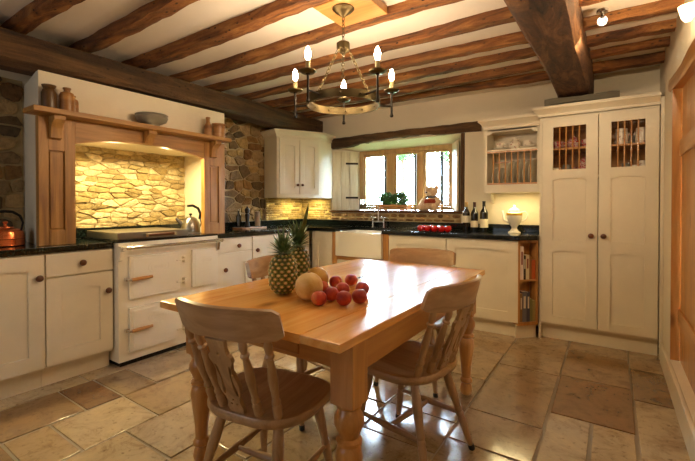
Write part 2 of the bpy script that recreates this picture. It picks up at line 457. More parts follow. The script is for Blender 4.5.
# ------------------------------------------------------------------ joinery
def arch(x0, x1, z, rise, n=8, rev=False):
    p = [(x0+(x1-x0)*i/n, z+rise*(1-(2*i/n-1)**2)-rise) for i in range(n+1)]
    return p[::-1] if rev else p
def door_mesh(w, z0, z1, openings, stile=.085, t=.02, rise=.014, recess=.012, b=.0025, glazed=()):
    """shaker door, x 0..w, front at y = -t; openings (zb, zt) are recessed panels with shallow arched heads"""
    mb = MB()
    mb.box(0, -t, z0, stile, 0, z1, b); mb.box(w-stile, -t, z0, w, 0, z1, b)
    zs = [z0]
    for (a, c) in openings: zs += [a, c]
    zs.append(z1); x0, x1 = stile-.001, w-stile+.001
    for i in range(0, len(zs), 2):
        a, c = zs[i], zs[i+1]
        if i == 0: mb.box(x0, -t, a, x1, 0, c, 0)
        else:
            flat = (i//2-1) in glazed
            poly = [(x1, c), (x0, c)]+([(x0, a), (x1, a)] if flat else arch(x0, x1, a, rise))
            mb.prism(poly, -t, 0, 'xz')
    for i, (a, c) in enumerate(openings):
        if i in glazed: continue
        mb.box(x0-.002, -t+recess, a-.004, x1+.002, -.001, c+.004)
    return mb
def knob_mesh(x, z, y=-.02, r=.021):
    return MB().lathe([(.009, 0), (.008, .006), (.011, .012), (r, .018), (r*1.02, .024), (r*.85, .031), (.006, .035), (0, .0355)], Matrix.Translation((x, y, z)) @ Matrix.Rotation(PI/2, 4, 'X'))
def door(parent, x, w, z0, z1, y=0, knob=None, mat=None, openings=None, name='door', **k):
    mat = mat or M['cream']
    ops = openings or [(z0+.09, z1-.085)]
    e = solid(name, door_mesh(w, z0, z1, ops, **k), mat, parent, loc=(x, y, 0))
    if knob: solid('knob', knob_mesh(knob[0]-x, knob[1]), M['knob'], e)
    return e
def drawer(parent, x, w, z0, z1, y=0, knob=None):
    e = solid('drawer', MB().box(0, -.02, z0, w, 0, z1, .003), M['cream'], parent, loc=(x, y, 0))
    if knob: solid('knob', knob_mesh(knob[0]-x, knob[1]), M['knob'], e)
    return e
# ------------------------------------------------------------------ setting
XL, XR, YB, YN, ZC = -3.6, .33, 4.19, -1.7, 2.345
# flagstones: courses running away from the camera, each slab its own tone
def floor_mesh():
    rnd = random.Random(11); bm = bmesh.new(); lay = bm.loops.layers.float_color.new('Col')
    q = [bm.verts.new(p) for p in ((XL-.1, YN-.1, -.006), (1.2, YN-.1, -.006), (1.2, YB+.1, -.006), (XL-.1, YB+.1, -.006))]
    bm.faces.new(q).material_index = 1
    ed = [-3.7, -3.3, -2.9, -2.5, -2.1, -1.7, -1.4, -1.1, -.69, -.29, .115, .5, .85, 1.2]
    known = {3: [.645, .845, 1.23, 1.85], 4: [.25, 1.045, 1.6], 2: [.645, 1.03, 1.235, 1.45], 9: [1.55, 2.49, 3.08, 3.66], 10: [2.1, 2.93, 3.93], 7: [1.77, 2.08, 2.7], 8: [1.93, 2.28, 3.05, 3.6], 6: [1.3, 2.05]}
    pal = ['#a8906f', '#937d5e', '#a7926f', '#8f7451', '#b0a084', '#9f8866', '#7f6544', '#a9967a', '#9d8560', '#ac9876']
    for i in range(len(ed)-1):
        ys = [YN-.1]+known.get(i, [])
        full = [YN-.1]; y = YN-.1
        kn = sorted(known.get(i, []))
        targets = kn+[YB+.1]
        for tgt in targets:
            while tgt-y > .95:
                y += rnd.uniform(.42, .75); full.append(y)
            if tgt-y < .12: full.pop()
            y = tgt; full.append(y)
        for a, b in zip(full, full[1:]):
            if b-a < .03: continue
            parts = [(ed[i], ed[i+1])]
            if i == 9 and b <= 2.5 and a >= 1.5: parts = [(ed[i], -.083), (-.083, ed[i+1])]
            for x0, x1 in parts:
                c = hx(rnd.choice(pal))
                if i == 9 and abs(b-3.08) < .01: c = hx('#7c5c3a')
                if i == 8: c = hx('#a08a6a')
                if i == 2 and abs(b-1.235) < .01: c = hx('#7e6044')
                if i == 3 and abs(b-1.23) < .01: c = hx('#b09b7a')
                k = rnd.uniform(1.02, 1.18); c = (c[0]*k, c[1]*k, c[2]*k, 1); g = .006; h = rnd.uniform(-.001, .0015)
                pts = [(x0+g, a+g), (x1-g, a+g), (x1-g, b-g), (x0+g, b-g)]
                pts = [(p[0]+rnd.uniform(-.004, .004), p[1]+rnd.uniform(-.004, .004)) for p in pts]
                lo = [bm.verts.new((p[0], p[1], -.006)) for p in pts]
                cx, cy = (x0+x1)/2, (a+b)/2
                ins = lambda p, d: (p[0]+(d if p[0] < cx else -d), p[1]+(d if p[1] < cy else -d))
                m1 = [bm.verts.new((*ins(p, .001), -.002+h)) for p in pts]; hi = [bm.verts.new((*ins(p, .005), h)) for p in pts]
                fs = [bm.faces.new(hi)]
                for L, U in ((lo, m1), (m1, hi)):
                    for k2 in range(4): fs.append(bm.faces.new((L[k2], L[(k2+1) % 4], U[(k2+1) % 4], U[k2])))
                for f in fs:
                    for l in f.loops: l[lay] = c
    return bm
fl = solid('floor', floor_mesh(), [M['flag'], M['grout']], angle=30); fl['kind'] = 'structure'
struct('ceiling', MB().box(XL-.2, YN-.2, ZC, 1.2, YB+.5, ZC+.15), M['ceil'])
# left wall and its rubble facing
wl = struct('wall_left', MB().box(XL-.2, YN, 0, XL-.012, YB+.4, ZC), M['wall'])
RUB = ['#957c56', '#ab9064', '#7b6646', '#bb9d6c', '#9f7a48', '#6b5c44', '#b09566', '#c2a266', '#87653e']
Ml = Matrix.Translation((XL-.012, 0, 0)) @ R90()
for nm, y0, w, z0, h, sd in (('stone_facing', .2, .875, .99, 1.10, 3), ('stone_facing', 2.475, 1.70, .985, 1.30, 5)):
    struct(nm, rubble(w, h, (.15, .095), .014, .02, RUB, sd, Mx=Ml @ Matrix.Translation((y0, -.003, z0))), [M['stone'], M['mortar']], wl, angle=50)
# back wall with the window opening, splayed reveals
wb = MB()
wb.box(XL-.2, YB, 0, -3.08, YB+.42, ZC).box(-1.335, YB, 0, 1.2, YB+.42, ZC).box(-3.08, YB, 0, -1.335, YB+.42, 1.085).box(-3.08, YB, 1.965, -1.335, YB+.42, ZC)
wb.prism([(-3.09, YB+.001), (-2.80, YB+.27), (-2.80, YB+.419), (-3.09, YB+.419)], 1.08, 1.97, 'xy').prism([(-1.33, YB+.001), (-1.33, YB+.419), (-1.495, YB+.419), (-1.495, YB+.27)], 1.08, 1.97, 'xy')
wb.prism([(YB+.001, 1.945), (YB+.27, 1.885), (YB+.419, 1.885), (YB+.419, 1.97), (YB+.001, 1.97)], -3.08, -1.335, 'yz')
wback = struct('wall_back', wb, M['wall'])
Mb = Matrix.Translation((0, YB-.001, 0))
BRK = ['#8b6b4b', '#a3835c', '#6e5238', '#b7966b', '#7d5f42', '#94714d']
SLT = ['#b89f5c', '#a58f52', '#c9b06a', '#8f7b48', '#d0b974', '#9c8850']
struct('stone_facing', stones(1.74, .095, (.035, .06), (.08, .17), .012, .012, BRK, 8, .25, Mx=Mb @ Matrix.Translation((-3.08, 0, .985))), [M['stone'], M['mortar']], wback, angle=50)
struct('slate_backsplash', stones(.52, .30, (.022, .036), (.07, .2), .003, .007, SLT, 9, .12, Mx=Mb @ Matrix.Translation((-3.6, 0, .985))), [M['stone'], M['mortar']], wback, angle=50)
struct('slate_backsplash', stones(.70, .30, (.022, .036), (.07, .2), .003, .007, SLT, 19, .12, Mx=Matrix.Translation((XL-.0, 0, 0)) @ R90() @ Matrix.Translation((3.49, -.028, .985))), [M['stone'], M['mortar']], wl, angle=50)
# right wall: opening above a low upstand, lined in pine; near wall closes the room
wr = MB()
wr.box(XR, 3.38, 0, XR+.25, YB, ZC).box(XR, YN, 0, XR+.25, 2.32, ZC).box(XR, 2.32, 0, XR+.25, 3.38, .15).box(XR, 2.32, 1.99, XR+.25, 3.38, ZC)
wright = struct('wall_right', wr, M['wall'])
struct('wall_near', MB().box(XL-.2, YN-.2, 0, 1.2, YN, ZC), M['wall'])
struct('baseboard_right', MB().box(XR-.022, YN+.02, 0, XR-.0005, 3.74, .15, .006), M['cream'])
d1 = bpy.data.objects.new('door_1', None); COL.objects.link(d1); d1.location = (XR, 3.38, .15); d1['kind'] = 'structure'
struct('door_lining', MB().box(.0005, -.02, 0, .055, -.0005, 1.82, .002).box(.0005, -1.0595, 0, .055, -1.04, 1.72, .002), M['pine_z'], d1)
lb = MB()
for i in range(6):
    y1 = -.024-i*.168; lb.box(.05, y1-.166, 0, .075, y1, 1.835, .003)
struct('door_boarding', lb, M['pine_z'], d1)
for zz in (.25, 1.35): struct('door_ledge', MB().box(.035, -1.03, zz, .049, -.05, zz+.1, .003), M['pine_y'], d1)
struct('trim_1', rough_beam((XR+.033, 3.45, 1.985), (XR+.033, 2.28, 1.915), .075, .075, 4, 10, .005, 1.1), M['pine_y'])
struct('trim_2', MB().box(.307, 3.80, 0, XR-.0005, 3.818, 2.0, .002), M['cream'])

# ------------------------------------------------------------------ beams
for i, (y, w, x0, x1) in enumerate([(.17, .12, -3.55, .33), (.56, .12, -3.55, .33), (.94, .11, -3.55, .33), (1.295, .09, -3.55, .33), (1.69, .115, -3.55, .33), (2.09, .095, -3.55, .33), (2.48, .09, -3.55, .33), (2.86, .085, -3.55, .33), (3.19, .09, -3.55, .33), (3.52, .085, -3.55, .33), (3.83, .085, -3.55, .33)]):
    dz = 0.0
    struct('ceiling_joist', rough_beam((x0, y, 2.345), (x1, y+(.03 if i > 3 else 0), 2.345), w, .115, 30+i, 44, .013), M['joist'])
for y in (-.25, -.65, -1.05, -1.45): struct('ceiling_joist', rough_beam((-3.55, y, 2.345), (.33, y, 2.345), .12, .115, int(60+y*10), 12, .01), M['joist'])
struct('spine_beam', rough_beam((-.30, YN, 2.25), (-.285, YB, 2.245), .27, .25, 7, 24, .016), M['beam_y'])
struct('wall_beam', rough_beam((-3.115, -.6, 2.138), (-3.34, YB-.01, 2.20), .27, .185, 12, 20, .014), M['darkbeam_y'])
struct('trim_3', MB().box(-3.6, YN, 2.2, -3.38, YB, 2.34), M['wall'])
lint = rough_beam((-3.08, YB-.005, 1.985), (-1.13, YB-.005, 2.012), .10, .112, 24, 24, .022, .72)
struct('window_lintel', lint, M['darkbeam_x'])
struct('trim_4', MB().box(-1.345, YB-.012, 1.11, -1.305, YB+.03, 1.95, .006), M['darkbeam_z'])
struct('trim_5', rough_beam((-.49, 3.975, 2.065), (.05, 3.975, 2.06), .36, .055, 17, 10, .008), paint('grey_padstone', '#77705f', .9, .2, .4))

# ------------------------------------------------------------------ window
w1 = bpy.data.objects.new('window_1', None); COL.objects.link(w1); w1.location = (-2.145, YB+.26, 1.11); w1['kind'] = 'structure'
def wx(x): return x+2.145
fm = MB()
fm.box(wx(-2.797), 0, .01, wx(-2.735), .07, .775, .004).box(wx(-1.553), 0, .01, wx(-1.493), .07, .775, .004).box(wx(-2.735), 0, .725, wx(-1.553), .07, .775, .003).box(wx(-2.735), 0, .01, wx(-1.553), .07, .05, .003)
for a, b in ((-2.372, -2.282), (-1.953, -1.885)): fm.box(wx(a), .0, .05, wx(b), .07, .725, .004)
struct('window_frame', fm, M['wframe'], w1)
PN = [(-2.735, -2.372), (-2.282, -1.953), (-1.885, -1.553)]
for i, (a, b) in enumerate(PN):
    sm = MB(); A, B = wx(a)+.001, wx(b)-.001; t = .026
    sm.box(A, .012, .051, A+t, .05, .724, .003).box(B-t, .012, .051, B, .05, .724, .003).box(A+t, .012, .051, B-t, .05, .051+t, .003).box(A+t, .012, .724-t, B-t, .05, .724, .003)
    s_o = struct('window_sash', sm, M['wframe'], w1)
    struct('pane', MB().box(A+t-.002, .03, .075, B-t+.002, .033, .70), M['glass'], s_o)
for x in (-2.47, -2.05, -1.70): struct('window_bar', MB().tube([(wx(x), .13, -.02), (wx(x), .13, .78)], .02, 8), M['iron'], w1)
sm_ = Mat('matt_sill_wood', '#5a3f27', .9); sm_.b.inputs['Specular IOR Level'].default_value = .05
struct('window_sill', MB().box(-3.085, YB-.03, 1.085, -1.33, YB+.42, 1.108, .005), sm_.m)
def shutter(lbl, loc, ang, wd):
    t = thing('window_shutter', lbl, 'shutter', loc, ang, 'window shutters')
    b = MB(); n = 3
    for i in range(n): b.box(i*wd/n+.001, -.022, 0, (i+1)*wd/n-.001, 0, .77, .004)
    for zz in (.12, .62): 
        for i in range(n): b.lathe([(.004, 0), (.0035, .002), (0, .0025)], Matrix.Translation((wd*(i+.5)/n, -.022, zz-.03)) @ Matrix.Rotation(PI/2, 4, 'X'), 8)
    solid('board', b, M['shutter'], t)
    for zz in (.15, .6): solid('strap_hinge', MB().box(wd*.52, -.027, zz, wd+.0, -.0225, zz+.025, .001), M['iron'], t)
    return t
shutter('pale boarded shutter folded open beside the stone backsplash', (-3.062, YB+.002, 1.112), math.atan2(.235, .255), .345)
shutter('open shutter seen edge-on on the window side nearest the wine bottles', (-1.505, YB+.245, 1.112), math.atan2(-.225, .13), .265)

# outside: garden beyond the glass
struct('garden_ground', MB().box(-30, YB+.6, -.5, 20, 40, -.3), paint('lawn', '#66804a', .9, .2))
def tree(x, y, h, r, sd, lbl):
    t = thing('garden_tree', lbl, 'tree', (x, y, -.3), 0, 'trees beyond the window'); rnd = random.Random(sd)
    solid('trunk', MB().tube([(0, 0, 0), (.1, 0, h*.4), (0, .1, h*.8)], [.2, .14, .05], 10), M['darkbeam_z'], t)
    b = bmesh.new()
    for _ in range(900):
        d = Vector((rnd.gauss(0, 1), rnd.gauss(0, 1), rnd.gauss(0, 1))).normalized()*r*rnd.uniform(.4, 1)**.5
        c = Vector((0, 0, h*.75))+Vector((d.x, d.y, d.z*.8)); a = Vector((rnd.gauss(0, 1), rnd.gauss(0, 1), rnd.gauss(0, 1))).normalized(); e = a.orthogonal().normalized()
        vs = [b.verts.new(c+a*.16), b.verts.new(c+e*.08), b.verts.new(c-a*.16), b.verts.new(c-e*.08)]; b.faces.new(vs)
    solid('foliage', b, M['herb'], t, smooth=False)
tree(-6.6, 21.5, 6.6, 1.9, 1, 'leafy green tree in the garden behind the teddy bear pane')
tree(-11.5, 23.5, 7.6, 1.7, 2, 'leafy green tree in the garden behind the middle pane')
# ------------------------------------------------------------------ chimney breast, oak mantel
cb = MB()
cb.prism([(XL-.005, 1.082), (-3.128, 1.004), (-3.128, 1.15), (XL-.005, 1.15)], .912, 2.055, 'xy')
cb.box(XL-.005, 2.37, .912, -3.13, 2.466, 2.055)
cb.prism([(1.15, 1.66), (2.37, 1.66), (2.37, 2.055), (1.15, 2.055)], XL-.005, -3.13, 'yz')
br = struct('chimney_breast', cb, M['wall'])
struct('granite_upstand', MB().box(-3.56, 1.151, .912, -3.545, 2.369, .992, .002), M['granite'], br)
br2 = struct('plaster_front', MB().prism([(-3.13, 1.004), (-3.075, .998), (-3.075, 2.466), (-3.13, 2.466)], 1.75, 2.052, 'xy'), M['wall'], br)
LED = ['#c9b585', '#b8a272', '#d8c698', '#a8925f', '#dccb9f', '#bfa975']
struct('stone_facing', rubble(1.22, .70, (.125, .043), .005, .018, LED, 14, .45, k0=.85, k1=1.12, Mx=Matrix.Translation((-3.575, 0, 0)) @ R90() @ Matrix.Translation((1.15, 0, .985))), [M['stone'], M['limewash']], br, angle=50)
ms = thing('oak_mantel', 'oak mantel surround with arched lintel and shelf around the range cooker', 'mantelpiece', (-3.07, .988, .912), PI/2)
def post(x0, x1, h):
    b = MB(); w = x1-x0; px0, px1 = x0+w*.27, x0+w*.7
    b.box(x0, 0, 0, px0, .05, h, .003).box(px1, 0, 0, x1, .05, h, .003).box(px0, 0, 0, px1, .05, .1, 0).box(px0, 0, .63, px1, .05, h, 0).box(px0-.001, .018, .09, px1+.001, .05, .64).box(px0+.008, .008, .11, px1-.008, .018, .62, .004)
    return b
solid('post', post(.006, .217, .85), M['oak_z'], ms); solid('post', post(1.25, 1.477, .85), M['oak_z'], ms)
a0, a1 = .2175, 1.2495
lp = [(a1, .85), (a0, .85)]+[(a0+(a1-a0)*i/14, .688+.062*(1-abs(2*i/14-1)**2.4)) for i in range(15)]
solid('arched_lintel', MB().prism(lp, .002, .048, 'xz', .002), M['oak_x'], ms)
solid('shelf', MB().box(-.06, -.135, .851, 1.45, .05, .884, .004), M['oak_x'], ms)
for c in (.058, .685, 1.30):
    q = .045 if c == .685 else 0
    b = MB(); prof = [(0, .85), (-.09, .85), (-.09, .825), (-.055, .80), (-.035, .77), (-.03, .71+q), (0, .70+q)]
    b.prism(prof, c+.005, c+.07, 'yz', .002); solid('corbel', b, M['oak_z'], ms)

# ------------------------------------------------------------------ fitted base units, left of the range and round the corner
CH = .87
def carcass(parent, w, d=.565, z1=.868): solid('carcass', MB().box(.001, .001, .12, w-.001, d, z1), M['cream'], parent); solid('plinth', MB().box(.001, .05, 0, w-.001, .07, .119), M['cream'], parent)
X0 = -3.01
u = thing('base_cabinet', 'cream base cabinet with one full door under the copper kettle', 'cabinet', (X0, .40, 0), PI/2, 'cream base cabinets'); carcass(u, .598)
door(u, .004, .591, .14, .862, knob=(.563, .717))
u = thing('base_cabinet', 'cream cabinet with drawer over door against the range cooker side facing the copper kettle', 'cabinet', (X0, .999, 0), PI/2, 'cream base cabinets'); carcass(u, .412)
drawer(u, .004, .404, .715, .862, knob=(.209, .788)); door(u, .004, .404, .14, .705, knob=(.371, .571))
u = thing('base_cabinet', 'cream cabinet with drawer over door between range cooker and corner', 'cabinet', (X0, 2.288, 0), PI/2, 'cream base cabinets'); carcass(u, .448)
drawer(u, .004, .44, .735, .862, knob=(.266, .788)); door(u, .004, .44, .14, .725, knob=(.106, .573))
u = thing('base_cabinet', 'cream full-door corner cabinet behind the pineapples', 'cabinet', (X0, 2.739, 0), PI/2, 'cream base cabinets'); carcass(u, .9)
door(u, .006, .5, .14, .862, knob=(.053, .722)); solid('filler_panel', MB().box(.51, -.015, .14, .898, 0, .862, .002), M['cream'], u)
YF = 3.70
u = thing('base_cabinet', 'narrow cream panel cabinet between the corner and the white sink', 'cabinet', (-2.985, YF, 0), 0, 'cream base cabinets'); carcass(u, .295, .47)
door(u, .002, .291, .14, .862)
u = thing('sink_cabinet', 'pine-framed cabinet carrying the white sink', 'cabinet', (-2.688, YF, 0)); 
for a in (0, .668): solid('pine_post', MB().box(a, -.02, .119, a+.068, .46, .868, .003), M['pine_z'], u)
solid('plinth', MB().box(0, .05, 0, .736, .07, .118), M['cream'], u); solid('rail', MB().box(.069, -.015, .555, .667, .46, .6, .003), M['pine_x'], u)
for a in (.07, .37): door(u, a, .296, .14, .55)
solid('carcass', MB().box(.07, .001, .12, .666, .46, .554), M['cream'], u)
u = thing('base_cabinet', 'cream door cabinet beneath the tomatoes, behind the far chair', 'cabinet', (-1.951, YF, 0), 0, 'cream base cabinets'); carcass(u, .624, .47); door(u, .003, .618, .14, .862)
u = thing('base_cabinet', 'cream panelled appliance door beneath the wine bottles', 'cabinet', (-1.325, YF, 0), 0, 'cream base cabinets'); carcass(u, .57, .47); solid('plinth', MB().box(.5695, .0505, 0, .652, .0695, .1185), M['cream'], u); door(u, .004, .645, .14, .862)
# angled open bookcase
bk = thing('bookcase', 'small angled pine bookcase end unit holding cookery books', 'bookcase', (-.672, YF-.022, 0), PI/4)
W = .197
b = MB(); b.box(.001, 0, .12, .018, .09, .868, .002).box(W-.018, 0, .12, W-.001, .09, .868, .002)
b.box(.018, 0, .12, W-.018, .12, .15).box(.018, 0, .845, W-.018, .1, .868).box(.018, .092, .15, W-.018, .098, .845)
solid('case', b, M['pine_z'], bk); solid('shelf', MB().box(.0185, .003, .507, W-.0185, .0915, .523), M['pine_x'], bk)
solid('plinth', MB().box(.0, .03, 0, W, .045, .119), M['cream'], bk)
def book(x, w, h, z, col, lbl, dpt=.085, lean=0):
    t = thing('book', lbl, 'book', (0, 0, 0), 0, 'cookery books in the pine bookcase')
    P = Matrix.Translation((-.672, YF-.022, 0)) @ Matrix.Rotation(PI/4, 4, 'Z') @ Matrix.Translation((x, .004, z))
    t.location = P.translation; t.rotation_euler = (0, 0, PI/4)
    c = MB(); c.box(0, 0, 0, w, .004, h, .001).box(0, .004, 0, .002, dpt, h).box(w-.002, .004, 0, w, dpt, h)
    solid('cover', c, Mat('book_cover', col, .5).m, t); solid('pages', MB().box(.0022, .005, .003, w-.0022, dpt-.003, h-.003), M['label'], t)
    if h > .2: solid('title', MB().box(w*.25, -.0006, h*.45, w*.75, -.0001, h*.85), Mat('book_title', '#8a4a3a' if col > '#a' else '#d6cdb4', .5).m, t)
for a in [(.022, .032, .29, .5235, '#e6d6c8', 'tall white book on the upper shelf of the pine bookcase'), (.056, .02, .21, .5235, '#3b2c22', 'short dark book on the upper shelf of the pine bookcase'), (.078, .032, .215, .5235, '#d8c49a', 'cream book in the middle of the upper bookcase shelf'), (.112, .022, .2, .5235, '#8a5a2a', 'brown book on the upper shelf beside the orange one'), (.136, .034, .17, .5235, '#b5521f', 'orange book at the larder end of the upper bookcase shelf'),
          (.022, .022, .25, .1505, '#8a6a44', 'tan book at the wine bottle end of the lower bookcase shelf'), (.046, .04, .265, .1505, '#6e6a70', 'wide grey book on the lower shelf of the pine bookcase'), (.088, .03, .26, .1505, '#4a4a58', 'slate blue book on the lower shelf of the pine bookcase'), (.12, .024, .2, .1505, '#7d7a4a', 'olive book on the lower shelf of the pine bookcase'), (.146, .026, .185, .1505, '#9a8a52', 'short khaki book at the larder end of the lower bookcase shelf')]:
    book(*a)

# worktops
gw = solid('granite_worktop', MB().box(-3.588, .39, .871, -2.985, 1.412, .911, .004), M['granite']); tag(gw, 'polished black granite worktop under the copper kettle', 'worktop', 'granite worktops')
solid('upstand', MB().box(-3.588, .40, .9115, -3.568, 1.05, .99, .002), M['granite'], gw)
WT = [(-3.588, 2.288), (-2.985, 2.288), (-2.985, 3.655), (-2.622, 3.655), (-2.622, 4.06), (-2.018, 4.06), (-2.018, 3.645), (-.66, 3.645), (-.533, 3.77), (-.533, 4.185), (-3.588, 4.185)]
gw2 = solid('granite_worktop', MB().prism(WT, .871, .911, 'xy', .003), M['granite']); tag(gw2, 'long black granite worktop turning the corner and passing the sink to the larder', 'worktop', 'granite worktops')
solid('upstand', MB().box(-3.588, 2.475, .9115, -3.57, 4.185, .984, .002), M['granite'], gw2); solid('upstand', MB().box(-3.569, 4.166, .9115, -.533, 4.1845, .984, .002), M['granite'], gw2)

# sink and tap
sk = thing('butler_sink', 'deep white butler sink set between two pine posts', 'sink', (-2.62, 3.675, .601))
W = .598; b = MB(); t = .03
b.box(0, -.03, 0, W, .0, .275, .008).box(0, 0, 0, t, .38, .275, .006).box(W-t, 0, 0, W, .38, .275, .006).box(t-.002, .35, 0, W-t+.002, .38, .275, .006).box(t-.002, -.005, 0, W-t+.002, .36, .03)
solid('basin', b, M['sinkw'], sk); solid('drain', MB().lathe([(.035, 0), (.035, .004), (.012, .003)], Matrix.Translation((W/2, .17, .03))), M['chrome'], sk)
tp = thing('bridge_tap', 'chrome bridge mixer tap behind the white sink', 'tap', (-2.317, 4.11, .912))
b = MB()
for s in (-1, 1): b.lathe([(.022, 0), (.022, .006), (.012, .012), (.011, .075), (.016, .08), (.016, .10), (.0, .105)], Matrix.Translation((s*.075, 0, 0)))
b.tube([(-.075, 0, .07), (.075, 0, .07)], .011); solid('body', b, M['chrome'], tp)
b = MB(); pts = [(0, 0, .07), (0, 0, .24)]+[(0, -.06+.06*math.cos(a), .24+.055*math.sin(a)) for a in [PI*i/10 for i in range(1, 11)]]+[(0, -.12, .2)]
b.tube(pts, .0105, 10); solid('spout', b, M['chrome'], tp)
for s in (-1, 1):
    b = MB(); b.lathe([(.006, .1), (.006, .125), (0, .126)], Matrix.Translation((s*.075, 0, 0))).tube([(s*.075-.038, 0, .118), (s*.075+.038, 0, .118)], .006).tube([(s*.075, -.038, .118), (s*.075, .038, .118)], .006)
    for q in ((-.038, 0), (.038, 0), (0, -.038), (0, .038)): b.ball((s*.075+q[0], q[1], .118), .009, 2)
    solid('cross_handle', b, M['chrome'], tp)

# ------------------------------------------------------------------ range cooker
rc = thing('range_cooker', 'cream enamel range cooker set in the oak mantel recess', 'cooker', (-2.935, 1.418, 0), PI/2)
b = MB(); b.box(0, 0, .035, .862, .11, .905, .006).box(.004, .11, .035, .812, .2, .90).box(.004, .2, .035, .862, .6, .90); solid('body', b, M['enamel'], rc)
solid('foot_plinth', MB().box(.02, .02, 0, .79, .58, .034), M['hob'], rc)
b = MB(); b.box(.0, .004, .9055, .862, .11, .922, .003).box(.004, .11, .9055, .812, .2, .922, 0).box(.004, .2, .9055, .9, .6, .922, 0); solid('hotplate_top', b, M['hob'], rc)
b = MB(); b.box(.002, .012, .9235, .575, .50, .978, .006); lid = solid('lid', b, M['steel'], rc)
b = MB(); b.tube([(.21, -.022, .952), (.42, -.022, .952)], .012, 10); lh = solid('handle', b, M['knob'], lid)
for x in (.2, .43): solid('mount', MB().box(x-.012, -.03, .94, x+.012, .011, .964, .003), M['chrome'], lid)
solid('hotplate_ring', MB().lathe([(.12, .9225), (.12, .928), (.1, .93), (0, .93)], Matrix.Translation((.74, .27, 0)), 28), M['steel'], rc)
b = MB(); b.tube([(-.005, -.06, .868), (.867, -.06, .868)], .0125, 10); rl = solid('towel_rail', b, M['chrome'], rc)
for x in (.012, .85):
    b = MB(); b.prism([(-.072, .882), (0.0, .882), (0.0, .77), (-.02, .78), (-.035, .845), (-.072, .852)], x-.013, x+.013, 'yz', .003); solid('rail_bracket', b, M['chrome'] if x > .5 else M['enamel'], rl)
def odoor(x0, x1, z0, z1, handle=True, hinge=True):
    b = MB(); b.box(x0, -.025, z0, x1, -.001, z1, .004).box(x0+.022, -.0285, z0+.022, x1-.022, -.024, z1-.022, .002)
    d = solid('oven_door', b, M['enamel'], rc)
    cx, cz = (x0+x1)/2+.02, (z0+z1)/2+.06
    e = MB(); n = 28; ew = .082 if x1-x0 > .3 else .05
    for k in (1, .72): e.tube([(cx+ew*k*math.cos(2*PI*i/n), -.0285, cz+ew*.62*k*math.sin(2*PI*i/n)) for i in range(n)], .0011, 6, True)
    for k in range(-4, 5): e.tube([(cx+k*.009, -.0285, cz-.012), (cx+k*.009+.004, -.0285, cz+.012)], .001, 5)
    solid('embossed_oval', e, M['enamel'], d)
    if handle:
        zz = z0+(.15 if z0 > .3 else .165)
        h = MB(); h.tube([(x0-.005, -.062, zz), (x0+.04, -.064, zz+.002), (x0+.15, -.06, zz+.003)], [.012, .0145, .011], 10); ho = solid('handle', h, M['pine_x'], d)
        solid('mount', MB().box(x0-.03, -.03, zz-.012, x0-.006, -.0, zz+.012, .003).tube([(x0-.018, -.025, zz), (x0-.018, -.062, zz), (x0-.004, -.062, zz)], .009, 8), M['chrome'], ho)
    if hinge:
        for zz in (z0+.065, z1-.075):
            solid('hinge', MB().box(x1-.03, -.035, zz, x1+.055, -.0255, zz+.012, .003).box(x1+.035, -.04, zz-.02, x1+.055, -.001, zz+.03, .003), M['enamel'], d)
odoor(.068, .468, .487, .803); odoor(.068, .468, .10, .425); odoor(.585, .82, .487, .803, False, False); odoor(.585, .82, .10, .425, False, False)

# kettles
def kettle_steel(loc, rz):
    t = thing('steel_kettle', 'brushed steel kettle with black looped handle on the range cooker', 'kettle', loc, rz)
    solid('body', MB().lathe([(.0, 0), (.082, 0), (.086, .008), (.085, .04), (.076, .09), (.055, .13), (.03, .147), (0, .15)], None, 28), M['steel'], t)
    solid('lid_knob', MB().lathe([(.008, .149), (.007, .158), (.014, .165), (.014, .176), (0, .18)]), M['black'], t)
    solid('spout', MB().tube([(-.065, 0, .07), (-.105, 0, .115), (-.125, 0, .135)], [.022, .015, .011], 10), M['steel'], t)
    solid('handle', MB().tube([(.078, 0, .125), (.085, 0, .175), (.065, 0, .225), (.02, 0, .25), (-.03, 0, .247)], [.012, .013, .013, .013, .011], 10), M['black'], t)
    solid('handle_stay', MB().tube([(.077, 0, .04), (.092, 0, .09), (.08, 0, .135)], .006, 8), M['steel'], t)
kettle_steel((-3.23, 2.205, .9235), math.radians(60))
t = thing('copper_kettle', 'copper kettle with dark arched handle on the granite worktop', 'kettle', (-3.3, .885, .912), math.radians(55))
solid('body', MB().lathe([(0, 0), (.098, 0), (.102, .006), (.1, .01), (.1, .045), (.103, .048), (.1, .052), (.096, .09), (.085, .104), (.06, .113), (.03, .118), (0, .119)], None, 30), M['copper'], t)
solid('lid', MB().lathe([(.045, .117), (.043, .124), (.012, .13), (.008, .142), (.014, .15), (.014, .158), (0, .162)]), M['copper'], t)
solid('handle', MB().tube([(.085, 0, .1), (.095, 0, .15), (.08, 0, .195), (.04, 0, .222), (0, 0, .226), (-.04, 0, .222), (-.08, 0, .195), (-.095, 0, .15), (-.085, 0, .1)], [.006, .006, .008, .009, .009, .009, .008, .006, .006], 8), M['iron'], t)
solid('spout', MB().tube([(-.08, 0, .05), (-.13, 0, .08), (-.15, 0, .12)], [.02, .013, .009], 10), M['copper'], t)

